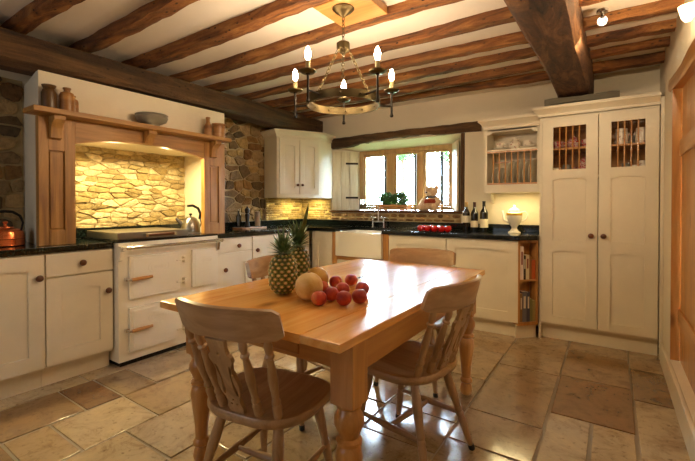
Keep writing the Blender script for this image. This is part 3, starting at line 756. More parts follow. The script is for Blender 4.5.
# ------------------------------------------------------------------ corner wall cupboard
cc = thing('corner_cupboard', 'cream corner wall cupboard with two doors hung above the slate backsplash', 'cupboard', (-3.295, 3.40, 1.265), math.atan2(.49, .275))
L = math.hypot(.275, .49); Rm = Matrix.Rotation(-math.atan2(.49, .275), 4, 'Z')
def loc2(p): v = Rm @ Vector((p[0]+3.295, p[1]-3.40, 0)); return (v.x, v.y)
base = [(-3.568, 3.465), (-3.295, 3.40), (-3.02, 3.89), (-3.05, 4.183), (-3.568, 4.183)]
solid('body', MB().prism([loc2(p) for p in base], 0, .725, 'xy', .002), M['cream'], cc)
o = door_mesh(L/2-.03, .045, .705, [(.12, .63)], stile=.06, rise=.012)
da = solid('door', o, M['cream'], cc, loc=(.028, 0, 0)); solid('knob', knob_mesh(L/2-.03-.028, .155, r=.016), M['knob'], da)
db = solid('door', door_mesh(L/2-.03, .045, .705, [(.12, .63)], stile=.06, rise=.012), M['cream'], cc, loc=(L/2+.002, 0, 0)); solid('knob', knob_mesh(.028, .155, r=.016), M['knob'], db)
solid('cornice', sweep([loc2(p) for p in base[:4]], [(o, z+.725) for o, z in CORNICE]), M['cream'], cc, angle=25)
# ------------------------------------------------------------------ larder cupboard
ld = thing('larder_cupboard', 'tall cream larder cupboard with two doors and spindled openings', 'cupboard', (-.53, 3.84, 0))
b = MB(); Wd, Dp = .835, .344
b.box(0, 0, .13, .02, Dp, 1.945).box(Wd-.02, 0, .13, Wd, Dp, 1.945).box(.02, Dp-.012, .13, Wd-.02, Dp, 1.945).box(.02, 0, .13, Wd-.02, Dp-.012, .15).box(.02, 0, 1.925, Wd-.02, Dp-.012, 1.945)
b.box(.02, 0, 1.41, Wd-.02, Dp-.012, 1.43)
solid('body', b, M['cream'], ld)
solid('shelf', MB().box(.021, .012, 1.655, Wd-.021, Dp-.013, 1.672, .002), M['pine_x'], ld)
solid('lining', MB().box(.0205, Dp-.018, 1.431, Wd-.0205, Dp-.0125, 1.924), M['pine_x'], ld)
solid('plinth', MB().box(0, .05, 0, Wd, .07, .129).box(-.0, -.015, 0, .02, .05, .129), M['cream'], ld)
OP = [(.218, .788), (.875, 1.409), (1.483, 1.85)]
for x0, w, kx in ((.023, .413, .391), (.441, .389, .478)):
    d = door(ld, x0, w, .15, 1.922, knob=(kx, .924), openings=OP, glazed=(2,), rise=.018)
    for k in range(1, 5):
        xx = .085+(w-.17)*k/5; solid('spindle', MB().tube([(xx, -.011, 1.481), (xx, -.011, 1.852)], .0055, 8), M['pine_z'], d)
solid('cornice', sweep([(0, Dp), (0, -.02), (Wd, -.02)], [(o, z+1.945) for o, z in CORNICE]).box(.0, -.02, 2.02, Wd, Dp, 2.028), M['cream'], ld, angle=25)
# crockery inside the larder
def jar(name, lbl, cat, x, y, z, prof, mat, grp=None, handle=None, spout=None, knob=None, s=1, rz=0):
    t = thing(name, lbl, cat, (x, y, z), rz, grp)
    solid('body', MB().lathe([(r*s, h*s) for r, h in prof], None, 22), mat, t)
    if handle: solid('handle', MB().tube([(p[0]*s, 0, p[1]*s) for p in handle], .006*s, 8), mat, t)
    if spout: solid('spout', MB().tube([(p[0]*s, 0, p[1]*s) for p in spout], [.016*s, .01*s, .007*s], 8), mat, t)
    if knob: solid('lid', MB().lathe([(r*s, h*s) for r, h in knob], None, 16), mat, t)
    return t
CUP = [(0, 0), (.022, 0), (.024, .006), (.034, .03), (.04, .062), (.037, .062), (.03, .03), (.0, .012)]
CUPH = [(.036, .052), (.056, .048), (.058, .026), (.034, .02)]
MUG = [(0, 0), (.034, 0), (.037, .005), (.037, .08), (.034, .08), (.033, .01), (0, .008)]
MUGH = [(.036, .065), (.058, .06), (.058, .028), (.036, .02)]
POT = [(0, 0), (.04, 0), (.045, .008), (.066, .04), (.064, .07), (.04, .096), (.032, .1), (0, .1)]
POTH = [(-.058, .075), (-.092, .08), (-.095, .045), (-.06, .03)]; POTS = [(.06, .045), (.09, .07), (.105, .1)]; POTK = [(.036, .1), (.03, .112), (.008, .118), (.012, .128), (0, .134)]
JARP = [(0, 0), (.034, 0), (.038, .006), (.038, .075), (.032, .088), (.034, .092), (.034, .104), (0, .106)]
zu, zl = 1.6725, 1.4305
gl = 'crockery inside the larder'
jar('teacup', 'red patterned teacup behind the upper spindles, by the plate rack side', 'cup', -.40, 3.92, zu, CUP, M['redchina'], gl, CUPH)
jar('teapot', 'red patterned teapot behind the upper spindles of the door by the plate rack', 'teapot', -.285, 4.05, zu, POT, M['redchina'], gl, POTH, POTS, POTK, .95)
jar('teacup', 'red patterned teacup behind the upper spindles, beside the red teapot', 'cup', -.18, 3.91, zu, CUP, M['redchina'], gl, CUPH, rz=-1.2)
jar('mug', 'small pale mug on the lower larder shelf nearest the plate rack', 'mug', -.405, 3.93, zl, MUG, M['floral'], gl, MUGH, s=.95, rz=2)
jar('storage_jar', 'dull metal jar on the lower larder shelf beside the red kettle-shaped pot', 'jar', -.325, 3.92, zl, JARP, M['graybowl'], gl, s=.95)
jar('coffee_pot', 'tall red pot on the lower larder shelf near the door knobs', 'coffee pot', -.20, 3.99, zl, [(0, 0), (.04, 0), (.056, .02), (.055, .07), (.035, .12), (.033, .13), (0, .13)], M['redchina'], gl, POTH, POTS, [(.034, .13), (.026, .145), (.008, .152), (.01, .162), (0, .166)])
jar('storage_jar', 'large tan stoneware jar behind the upper spindles above the knobs', 'jar', .065, 3.94, zu, JARP, M['floral'], gl, s=1.25)
jar('mug', 'dark mug between two tan jars behind the upper spindles', 'mug', .133, 4.03, zu, MUG, M['graybowl'], gl, MUGH, rz=1)
jar('storage_jar', 'large tan stoneware jar behind the upper spindles nearest the pine door', 'jar', .2, 3.94, zu, JARP, M['floral'], gl, s=1.2)
jar('mug', 'brown mug on the lower larder shelf closest to the knobs', 'mug', .01, 3.94, zl, MUG, M['stoneware'], gl, MUGH, s=.85)
jar('storage_jar', 'small grey jar in the middle of the lower larder shelf', 'jar', .095, 3.93, zl, JARP, M['graybowl'], gl, s=.85)
jar('storage_jar', 'glass-topped pale jar on the lower larder shelf beside the grey jar', 'jar', .155, 3.95, zl, JARP, M['white'], gl, s=.7)
jar('storage_jar', 'pale jar on the lower larder shelf nearest the pine door', 'jar', .215, 3.93, zl, JARP, M['floral'], gl, s=1.0)

# ------------------------------------------------------------------ plate rack
pr = thing('plate_rack', 'cream wall plate rack above the white coffee pot', 'plate rack', (-1.02, 3.89, 1.295))
b = MB(); Wr, Dr = .486, .294; b.box(0, 0, 0, .024, Dr, .605, .002).box(Wr-.024, 0, 0, Wr, Dr, .605, .002).box(.024, Dr-.012, .03, Wr-.024, Dr, .605).box(.024, 0, 0, Wr-.024, Dr, .028)
b.box(.024, -.0, .028, Wr-.024, .015, .076, .002).box(.024, 0, .585, Wr-.024, Dr-.012, .605)
b.prism([(Wr-.024, .6), (.024, .6), (.024, .55), (.05, .555), (.075, .575), (Wr-.075, .575), (Wr-.05, .555), (Wr-.024, .55)], 0, .015, 'xz', .001); solid('body', b, M['cream'], pr)
solid('shelf', MB().box(.025, .001, .393, Wr-.025, Dr-.013, .409, .002), M['cream'], pr)
for zz in (.077, .378): solid('rail', MB().box(.025, .004, zz, Wr-.025, .018, zz+.014, .002), M['pine_x'], pr)
solid('rail', MB().box(.025, .2, .3, Wr-.025, .214, .312, .002), M['pine_x'], pr)
for k in range(7): x = .024+(Wr-.048)*(k+1)/8; solid('dowel', MB().tube([(x, .011, .088), (x, .011, .380)], .006, 8), M['pine_z'], pr)
solid('cornice', sweep([(0, Dr), (0, 0), (Wr, 0)], [(o, z*1.15+.605) for o, z in CORNICE]).box(0, 0, .695, Wr, Dr, .7025), M['cream'], pr, angle=25)
solid('bracket', MB().prism([(.29, -.001), (.2, -.001), (.19, -.02), (.225, -.04), (.235, -.065), (.262, -.07), (.27, -.095), (.29, -.1)], .001, .023, 'yz', .002), M['cream'], pr)
pl0 = None
pn = ['nearest the wall by the wine bottles', 'second from the wine bottle side', 'third from the wine bottle side', 'fourth from the wine bottle side', 'fourth from the larder side', 'third from the larder side', 'second from the larder side', 'closest to the larder']
rnd = random.Random(3)
for k in range(8):
    x = -1.02+.05+.385*(k+.5)/8; big = k > 2; rr = (.118 if big else .085)
    lb_ = ('large white dinner plate' if big else 'small white side plate')+' in the plate rack, '+pn[k]
    o = solid('dinner_plate' if big else 'side_plate', MB().lathe([(0, 0), (rr*.55, .0), (rr*.62, .003), (rr, .014), (rr*.99, .017), (rr*.62, .007), (0, .004)], None, 30), M['white'])
    o.rotation_euler = (0, PI/2+(.10 if k % 2 else .15), -.30); o.location = (x-.006, 3.89+.145, 1.295+.077+rr*.99+.004); tag(o, lb_, 'plate', 'plates standing in the plate rack')
zt = 1.295+.4095
for x, nm in ((-.895, 'white teacup on stacked saucers at the wine bottle end of the plate rack shelf'), (-.655, 'white teacup on stacked saucers at the larder end of the plate rack shelf')):
    sl = None
    for j in range(2):
        o = solid('saucer', MB().lathe([(0, 0), (.03, 0), (.066, .012), (.065, .015), (.03, .004), (0, .003)], None, 24), M['white'], loc=(x, 3.97, zt+j*.0075)); tag(o, ('lower' if j == 0 else 'upper')+' white saucer under the teacup at the '+('wine bottle' if x < -.8 else 'larder')+' end of the rack shelf', 'saucer', 'saucers on the plate rack')
    jar('teacup', nm, 'cup', x, 3.97, zt+.0118, CUP, M['floral'], 'teacups on the plate rack', CUPH, s=.95, rz=.5)
jar('teapot', 'round floral china teapot in the middle of the plate rack shelf', 'teapot', -.775, 4.06, zt, POT, M['floral'], None, POTH, POTS, POTK, .95, rz=.15)

# ------------------------------------------------------------------ things on the back worktop and sill
ZW = .9118
cp = thing('coffee_pot', 'white urn-shaped coffee pot with gold band on the worktop under the plate rack', 'coffee pot', (-.775, 4.03, ZW), .1); cp.scale = (1.1, 1.1, 1.06)
solid('body', MB().lathe([(0, 0), (.052, 0), (.052, .006), (.035, .018), (.022, .04), (.026, .055), (.055, .1), (.066, .145), (.064, .175), (.05, .19), (.044, .196), (.05, .2), (.0, .2)], None, 28), M['white'], cp)
solid('lid', MB().lathe([(.047, .2005), (.042, .215), (.02, .228), (.008, .232), (.012, .242), (.008, .25), (0, .256)], None, 22), M['white'], cp)
solid('gold_band', MB().lathe([(.0655, .158), (.0665, .16), (.0655, .178), (.062, .18)], None, 28), M['gold'], cp)
solid('spout', MB().tube([(-.05, 0, .1), (-.085, 0, .115), (-.09, 0, .16), (-.1, 0, .2)], [.016, .012, .01, .008], 10), M['white'], cp)
solid('handle', MB().tube([(.055, 0, .185), (.085, 0, .195), (.105, 0, .17), (.1, 0, .135), (.075, 0, .11), (.055, 0, .11)], .0065, 8), M['white'], cp)
def bottle(x, y, hh, capm, lbl, lab, r=.037, sh=.6):
    t = thing('wine_bottle', lbl, 'bottle', (x, y, ZW), 0, 'wine bottles on the worktop')
    solid('glass', MB().lathe([(0, .0), (r-.004, 0), (r, .006), (r, hh*sh), (r*.9, hh*(sh+.05)), (.016, hh*(sh+.17)), (.0135, hh*.97), (.015, hh*.972), (.015, hh), (0, hh)], None, 22), M['blackglass'], t)
    solid('label', MB().lathe([(r+.0006, lab[0]), (r+.0008, lab[0]+.001), (r+.0008, lab[1]), (r+.0006, lab[1]+.001)], None, 22), M['label'], t)
    solid('capsule', MB().lathe([(.0155, hh*.84), (.0158, hh*.965), (.0165, hh*.97), (.0165, hh+.001), (0, hh+.0015)], None, 16), capm, t)
bottle(-1.255, 4.09, .295, M['capgold'], 'dark wine bottle with cream capsule nearest the window', (.085, .155))
bottle(-1.165, 4.07, .295, M['capred'], 'dark wine bottle with red capsule between the other two', (.04, .105))
bottle(-1.068, 4.06, .305, M['black'], 'wine bottle with wide cream label closest to the plate rack bracket', (.04, .125), .04)
# tomatoes in a clear tray
tr = solid('tomato_tray', MB().box(-1.655, 3.705, ZW, -1.29, 3.865, ZW+.004, .001).box(-1.655, 3.705, ZW+.004, -1.652, 3.865, ZW+.02).box(-1.293, 3.705, ZW+.004, -1.29, 3.865, ZW+.02).box(-1.652, 3.862, ZW+.004, -1.293, 3.865, ZW+.02), M['jarglass']); tag(tr, 'clear plastic tray under the red tomatoes on the back worktop', 'tray')
tom = None
pos = [(-1.615, 3.742), (-1.54, 3.745), (-1.465, 3.742), (-1.395, 3.748), (-1.33, 3.745), (-1.6, 3.823), (-1.52, 3.822), (-1.44, 3.824), (-1.355, 3.824)]
for i, (x, y) in enumerate(pos):
    row = 'front row' if i < 5 else 'back row'
    n_ = (['first', 'second', 'third', 'fourth', 'fifth'] if i < 5 else ['first', 'second', 'third', 'fourth'])[i if i < 5 else i-5]
    lbl = f'red tomato, {n_} from the sink in the {row} of the tray'
    if tom is None:
        tom = thing('tomato', lbl, 'tomato', (x, y, ZW+.0045), 0, 'tomatoes in the tray')
        solid('flesh', MB().lathe([(0, .002), (.018, 0), (.031, .012), (.0345, .029), (.031, .046), (.018, .056), (.006, .055), (0, .053)], None, 18), M['tomato'], tom)
        s = MB(); 
        for a in range(5): s.tube([(0, 0, .055), (.012*math.cos(a*1.256), .012*math.sin(a*1.256), .059), (.02*math.cos(a*1.256), .02*math.sin(a*1.256), .06)], [.002, .0018, .0008], 6)
        s.tube([(0, 0, .054), (.002, 0, .066)], .002, 6); solid('stalk', s, M['tomgreen'], tom)
    else: dup(tom, (x, y, ZW+.0045), i*1.1, lbl)
# herbs in a crate
ZS = 1.1085
cr = thing('herb_crate', 'slatted wooden crate holding two parsley plants on the window sill', 'crate', (-2.205, 4.285, ZS)); cr.scale = (1.14, 1, 1)
b = MB(); 
for zz in (.012, .045): b.box(-.185, -.062, zz, .185, -.054, zz+.026, .001).box(-.185, .054, zz, .185, .062, zz+.026, .001).box(-.185, -.054, zz, -.177, .054, zz+.026, .001).box(.177, -.054, zz, .185, .054, zz+.026, .001)
for xx in (-.175, .165): b.box(xx, -.053, 0, xx+.01, .053, .07)
b.box(-.177, -.054, .008, .177, .054, .0115); solid('slats', b, M['pine_x'], cr)
def parsley(x, lbl, sd):
    t = thing('parsley_plant', lbl, 'herb', (x, 4.285, ZS+.0125), 0, 'parsley plants in the crate'); rnd = random.Random(sd); b = bmesh.new()
    for _ in range(700):
        d = Vector((rnd.gauss(0, 1), rnd.gauss(0, 1), rnd.gauss(0, 1))).normalized(); q = d*rnd.uniform(.55, 1.08)
        c = Vector((q.x*.104, q.y*.085, .128+q.z*.082)); 
        a = Vector((rnd.gauss(0, 1), rnd.gauss(0, 1), rnd.gauss(0, 1))).normalized(); e = a.orthogonal().normalized(); z = a.cross(e); r = rnd.uniform(.008, .015)
        ct = b.verts.new(c+z*r*.4); ring = [b.verts.new(c+(a*math.cos(k*PI/3)+e*math.sin(k*PI/3))*r*(1 if k % 2 else .6)) for k in range(6)]
        for k in range(6): b.faces.new((ct, ring[k], ring[(k+1) % 6]))
    solid('leaves', b, M['herb'], t, smooth=False)
    s = MB()
    for _ in range(14): s.tube([(rnd.uniform(-.02, .02), rnd.uniform(-.02, .02), .05), (rnd.uniform(-.06, .06), rnd.uniform(-.05, .05), .13)], .0018, 5)
    solid('stems', s, M['tomgreen'], t)
    solid('pot', MB().lathe([(0, 0), (.036, 0), (.046, .06), (.043, .06), (.042, .052), (0, .052)], None, 18), M['knob'], t)
parsley(-2.298, 'leafy parsley plant at the tap end of the crate', 4); parsley(-2.11, 'leafy parsley plant at the teddy end of the crate', 5)
# glass tank on the sill
gt = solid('glass_vase', MB().box(-2.69, 4.28, ZS, -2.56, 4.4, ZS+.008, .002).box(-2.69, 4.28, ZS+.008, -2.684, 4.4, ZS+.14).box(-2.566, 4.28, ZS+.008, -2.56, 4.4, ZS+.14).box(-2.684, 4.28, ZS+.008, -2.566, 4.286, ZS+.14).box(-2.684, 4.394, ZS+.008, -2.566, 4.4, ZS+.14), M['jarglass']); tag(gt, 'square clear glass vase on the sill beside the open shutter', 'vase')
# teddy bear
tb = thing('teddy_bear', 'pale brown teddy bear in a red jumper sitting on the window sill', 'teddy bear', (-1.715, 4.285, ZS), math.radians(-12)); tb.scale = (1.22, 1.1, 1.06)
b = MB(); b.ball((0, 0, .08), .068, 3, (1, .85, 1.1)).ball((.0, -.005, .208), .063, 3, (1.05, .95, .95))
for s in (-1, 1):
    b.ball((s*.052, .003, .25), .027, 2, (1, .6, 1)); b.tube([(s*.055, 0, .135), (s*.09, -.02, .1), (s*.085, -.05, .07)], [.028, .027, .024], 12); b.ball((s*.084, -.054, .066), .026, 2)
    b.tube([(s*.04, 0, .035), (s*.07, -.05, .033), (s*.08, -.085, .036)], [.034, .034, .03], 12); b.ball((s*.08, -.09, .044), .034, 2, (.95, .6, 1.15))
solid('body', b, M['teddy'], tb)
solid('muzzle', MB().ball((-.008, -.052, .19), .03, 3, (1.1, .9, .85)), M['muzzle'], tb)
solid('nose', MB().ball((-.01, -.079, .2), .009, 2, (1.3, .7, .8)), M['black'], tb)
for s in (-1, 1): solid('eye', MB().ball((-.006+s*.022, -.05, .222), .0055, 2), M['black'], tb)
solid('jumper', MB().lathe([(.055, .085), (.0735, .087), (.0725, .105), (.068, .122), (.06, .13), (.05, .13)], Matrix.Diagonal((1, .9, 1, 1)), 24), M['redknit'], tb)
solid('scarf', MB().tube([(.05*math.cos(a), .045*math.sin(a)-.002, .152) for a in [2*PI*i/20 for i in range(20)]], .012, 8, True), M['greyknit'], tb)

# things in the left corner: board, mill, bottle, jar
bd = solid('wooden_board', MB().box(-3.52, 2.93, ZW, -3.36, 3.3, ZW+.014, .004), M['pine_y']); tag(bd, 'small wooden board under the pepper mill and glass jar', 'board')
zb_ = ZW+.0145
t = thing('pepper_mill', 'tall black pepper mill on the wooden board', 'pepper mill', (-3.44, 3.075, zb_))
solid('body', MB().lathe([(0, 0), (.028, 0), (.03, .006), (.026, .03), (.02, .07), (.024, .11), (.027, .14), (.02, .155), (0, .156)], None, 20), M['black'], t)
solid('head', MB().lathe([(.018, .1565), (.026, .17), (.03, .195), (.022, .215), (.008, .222), (.011, .232), (0, .24)], None, 20), M['black'], t)
t = thing('oil_bottle', 'dark glass bottle beside the pepper mill', 'bottle', (-3.5, 3.0, zb_)); solid('glass', MB().lathe([(0, 0), (.026, 0), (.028, .004), (.028, .12), (.012, .15), (.011, .19), (0, .19)], None, 18), M['blackglass'], t); solid('stopper', MB().lathe([(.012, .1905), (.013, .205), (0, .21)], None, 12), M['chrome'], t)
t = thing('glass_jar', 'tall clear glass jar with pale pink contents on the wooden board', 'jar', (-3.42, 3.22, zb_)); solid('glass', MB().lathe([(0, 0), (.043, 0), (.043, .195), (.04, .195), (.04, .006), (0, .006)], None, 24), M['jarglass'], t); solid('contents', MB().lathe([(0, .0065), (.03, .0065), (.03, .175), (0, .18)], Matrix.Translation((0, -.008, 0)), 18), Mat('pink_salt', '#d9b39c', .8).m, t)

# mantelshelf pots
ZM = .912+.8825
def pot(name, lbl, cat, y, x, prof, mat, grp=None, s=1): 
    o = solid(name, MB().lathe([(r*s, h*s) for r, h in prof], None, 24), mat, loc=(x, y, ZM)); return tag(o, lbl, cat, grp)
BOT = [(0, 0), (.038, 0), (.041, .006), (.041, .1), (.036, .118), (.018, .128), (.018, .14), (.023, .143), (.023, .152), (.015, .154), (0, .154)]
pot('stoneware_jar', 'dark stoneware jar with flared neck at the copper kettle end of the mantelshelf', 'jar', 1.03, -3.0, [(0, 0), (.038, 0), (.042, .008), (.042, .1), (.034, .122), (.028, .13), (.037, .142), (.04, .152), (.03, .154), (0, .15)], Mat('dark_stoneware', '#5a4022', .35).m, 'stoneware on the mantelshelf')
pot('stoneware_bottle', 'tan stoneware bottle beside the dark jar on the mantelshelf', 'bottle', 1.125, -2.985, BOT, M['stoneware'], 'stoneware on the mantelshelf', 1.02)
pot('stoneware_bottle', 'brown stoneware bottle half hidden behind the tan bottle', 'bottle', 1.18, -3.04, BOT, M['stoneware'], 'stoneware on the mantelshelf', .82)
pot('pottery_bowl', 'grey-banded pottery bowl in the middle of the mantelshelf', 'bowl', 1.70, -2.985, [(0, 0), (.055, 0), (.06, .012), (.105, .035), (.118, .062), (.112, .076), (.12, .084), (.115, .088), (.104, .078), (.1, .04), (0, .02)], M['graybowl'])
pot('stoneware_bottle', 'slim reddish stoneware bottle at the corner cupboard end of the mantelshelf', 'bottle', 2.22, -2.99, [(0, 0), (.03, 0), (.033, .005), (.033, .08), (.018, .11), (.015, .14), (.019, .144), (.019, .158), (0, .16)], M['stoneware'], 'stoneware on the mantelshelf', 1.05)
pot('stoneware_jar', 'squat tan stoneware jar with rolled rim, last on the mantelshelf', 'jar', 2.335, -2.99, [(0, 0), (.05, 0), (.054, .006), (.058, .09), (.052, .1), (.06, .105), (.06, .118), (.05, .12), (.046, .1), (0, .05)], M['stoneware'], 'stoneware on the mantelshelf', 1.05)
# ------------------------------------------------------------------ pine table
tb0 = thing('dining_table', 'honey pine farmhouse table with turned legs and glossy planked top', 'table', (-1.1575, 1.7825, 0))
hw, hl = .4825, .8175
b = MB(); n = 6
for i in range(n):
    x0 = -hw+2*hw*i/n; b.box(x0, -hl, .729, x0+2*hw/n, hl, .76, .005 if i in (0, n-1) else .0007)
solid('tabletop', b, M['top'], tb0)
for s in (-1, 1): solid('apron', MB().box(s*(hw-.04)-.011, -hl+.2, .612, s*(hw-.04)+.011, hl-.2, .728, .002), M['pine_y'], tb0)
solid('apron', MB().box(-hw+.12, hl-.16, .612, hw-.12, hl-.138, .728, .002), M['pine_x'], tb0)
solid('apron', MB().box(-hw+.12, -hl+.138, .612, -.2, -hl+.16, .728, .002).box(.2, -hl+.138, .612, hw-.12, -hl+.16, .728, .002).box(-.2, -hl+.138, .612, .2, -hl+.16, .625), M['pine_x'], tb0)
dw = solid('drawer', MB().box(-.197, -hl+.134, .6265, .197, -hl+.156, .7265, .003), M['pine_x'], tb0)
LP = [(.026, 0), (.033, .008), (.038, .03), (.033, .055), (.025, .072), (.037, .082), (.037, .095), (.027, .108), (.03, .17), (.041, .26), (.048, .315), (.043, .342), (.033, .354), (.045, .362), (.046, .374), (.034, .384), (.041, .402), (.053, .428), (.052, .452), (.039, .476), (.036, .484), (.045, .49), (.045, .5)]
for sx in (-1, 1):
    for sy in (-1, 1):
        cx, cy = sx*(hw-.0725), sy*(hl-.157)
        b = MB(); b.box(cx-.0475, cy-.0475, .5, cx+.0475, cy+.0475, .728, .004).lathe(LP, Matrix.Translation((cx, cy, 0)), 24); solid('leg', b, M['pine_z'], tb0)

# ------------------------------------------------------------------ chairs
def make_chair(lbl):
    t = thing('dining_chair', lbl, 'chair', (0, 0, 0), 0, 'fiddle-back chairs round the table')
    out = []
    for i in range(48):
        a = 2*PI*i/48; c, s = math.cos(a), math.sin(a)
        x = .23*math.copysign(abs(c)**.55, c); y = .2*math.copysign(abs(s)**(.55 if s > 0 else .8), s)
        if s < 0: x *= 1-.10*abs(s)**2
        else: x *= 1-.03*abs(s)
        out.append((x, y))
    b2 = bmesh.new(); R = []
    for k, z in ((.86, .402), (.965, .406), (1, .418), (1, .43), (.975, .44), (.9, .4425), (.7, .434), (.4, .429)):
        R.append([b2.verts.new((x*k, y*k, z)) for x, y in out])
    for A, B in zip(R, R[1:]):
        for i in range(48): b2.faces.new((A[i], A[(i+1) % 48], B[(i+1) % 48], B[i]))
    b2.faces.new(R[0][::-1]); b2.faces.new(R[-1]); bmesh.ops.recalc_face_normals(b2, faces=b2.faces)
    solid('seat', b2, M['chair_y'], t)
    FT = {}
    prof = [(.0115, 0), (.013, .05), (.0165, .2), (.019, .33), (.0155, .36), (.0185, .38), (.0185, .4), (.0155, .42), (.0185, .44), (.0185, .46), (.016, .49), (.021, .65), (.0215, .8), (.0175, 1)]
    for sx in (-1, 1):
        for nm, top, ft in (('f', (.135*sx, .125, .405), (.18*sx, .195, .02)), ('b', (.125*sx, -.115, .405), (.195*sx, -.225, .02))):
            l = solid('leg', MB().turned(ft, top, prof), M['chair_z'], t); FT[nm, sx] = (Vector(ft), Vector(top))
            d = (Vector(top)-Vector(ft)).normalized(); f0 = Vector(ft)-d*.0198
            solid('foot_tip', MB().turned(f0, Vector(ft)+d*.004, [(.0135, 0), (.0145, .2), (.0145, 1)]), M['rubber'], l)
    sp = [(.009, 0), (.012, .2), (.0165, .5), (.012, .8), (.009, 1)]; mids = []
    for sx in (-1, 1):
        a = FT['f', sx][0].lerp(FT['f', sx][1], .4); c = FT['b', sx][0].lerp(FT['b', sx][1], .4); mids.append(a.lerp(c, .5))
        solid('stretcher', MB().turned(a, c, sp), M['chair_y'], t)
    solid('stretcher', MB().turned(mids[0], mids[1], sp), M['chair_x'], t)
    # crest rail
    b2 = bmesh.new(); R = []; n = 22
    def cy(x): return -.31+.07*(abs(x)/.226)**1.8
    for i in range(n+1):
        u = -1+2*i/n; x = .226*u; y = cy(x); sl = .07*1.8*abs(x/.226)**.8/.226*(1 if x > 0 else -1)
        nx, ny = -sl, 1; q = math.hypot(nx, ny); nx, ny = nx/q*.011, ny/q*.011
        e = max(0, abs(u)-.88)/.12; zt = .850+.006*(1-u*u)-.012*e**2.2; zb = .740+.004*math.cos(u*PI*2)+.014*e**2.2
        ty = -.018
        R.append([b2.verts.new(p) for p in ((x-nx, y-ny+.02, zb), (x+nx, y+ny+.02, zb), (x+nx*1.1, y+ny*1.1+ty*.5+.015, (zb+zt)/2), (x+nx, y+ny+ty+.01, zt-.005), (x, y+ty+.01, zt), (x-nx, y-ny+ty+.01, zt-.005), (x-nx*1.1, y-ny*1.1+ty*.5+.015, (zb+zt)/2))])
    for A, B in zip(R, R[1:]):
        for k in range(7): b2.faces.new((A[k], A[(k+1) % 7], B[(k+1) % 7], B[k]))
    b2.faces.new(R[0]); b2.faces.new(R[-1]); bmesh.ops.recalc_face_normals(b2, faces=b2.faces)
    solid('crest_rail', b2, M['chair_x'], t)
    spp = [(.012, 0), (.0165, .03), (.0175, .16), (.012, .19), (.0165, .215), (.0165, .235), (.012, .26), (.0135, .35), (.0175, .52), (.013, .7), (.0105, .78), (.0165, .8), (.0165, .82), (.0105, .84), (.015, .9), (.014, .95), (.009, 1)]
    for x in (-.178, -.097, .097, .178):
        bx = x*.84; by = -.172+.35*(abs(bx)**2)*3.2
        solid('spindle', MB().turned((bx, by, .437), (x, cy(x)+.017, .744), spp), M['chair_z'], t)
    H = math.hypot(.30, .115); half = [(.027, 0), (.034, .03), (.026, .055), (.03, .075), (.043, .1), (.047, .13), (.04, .165), (.033, .19), (.037, .215), (.049, .235), (.048, .252), (.036, .262), (.034, .285), (.04, H)]
    ol = [(x, y) for x, y in half]+[(-x, y) for x, y in half[::-1]]
    def circ(cx, cy_, r, n=10): return [(cx+r*math.cos(2*PI*i/n), cy_+r*math.sin(2*PI*i/n)) for i in range(n)]
    def slot(s):
        c = [(.0265+.004*math.sin((q-.1)*40), .085+q) for q in [i*.011 for i in range(13)]]; w = [.004, .0065, .0075, .007, .006, .0045, .004, .004, .0045, .0055, .0065, .006, .003]
        return [(s*(x-a), y) for (x, y), a in zip(c, w)]+[(s*(x+a), y) for (x, y), a in list(zip(c, w))[::-1]]
    bm = outline_mesh([ol, circ(.0, .262, .0085), slot(1), slot(-1), circ(.012, .045, .0065), circ(-.012, .045, .0065), circ(0, .065, .0055)], .012)
    ang = math.atan2(.30, -.115)
    Mx = Matrix.Translation((0, -.178, .4385)) @ Matrix.Rotation(ang, 4, 'X')
    bmesh.ops.transform(bm, matrix=Mx, verts=bm.verts)
    solid('fiddle_splat', bm, M['chair_z'], t)
    return t
ch = make_chair('beech fiddle-back chair at the near table end, back turned to the viewer')
ch.location = (-1.126, 1.12, 0); ch.rotation_euler = (0, 0, math.radians(8))
dup(ch, (-.812, 1.743, 0), math.radians(80), 'beech fiddle-back chair on the long table side facing away from the larder')
c3 = dup(ch, (-1.114, 2.452, 0), math.radians(190), 'chair at the far table end in front of the sink and tomatoes'); c3.scale = (1.07, 1, 1)
dup(ch, (-1.505, 1.775, 0), math.radians(-99), 'chair behind the pineapples on the range cooker side of the table')

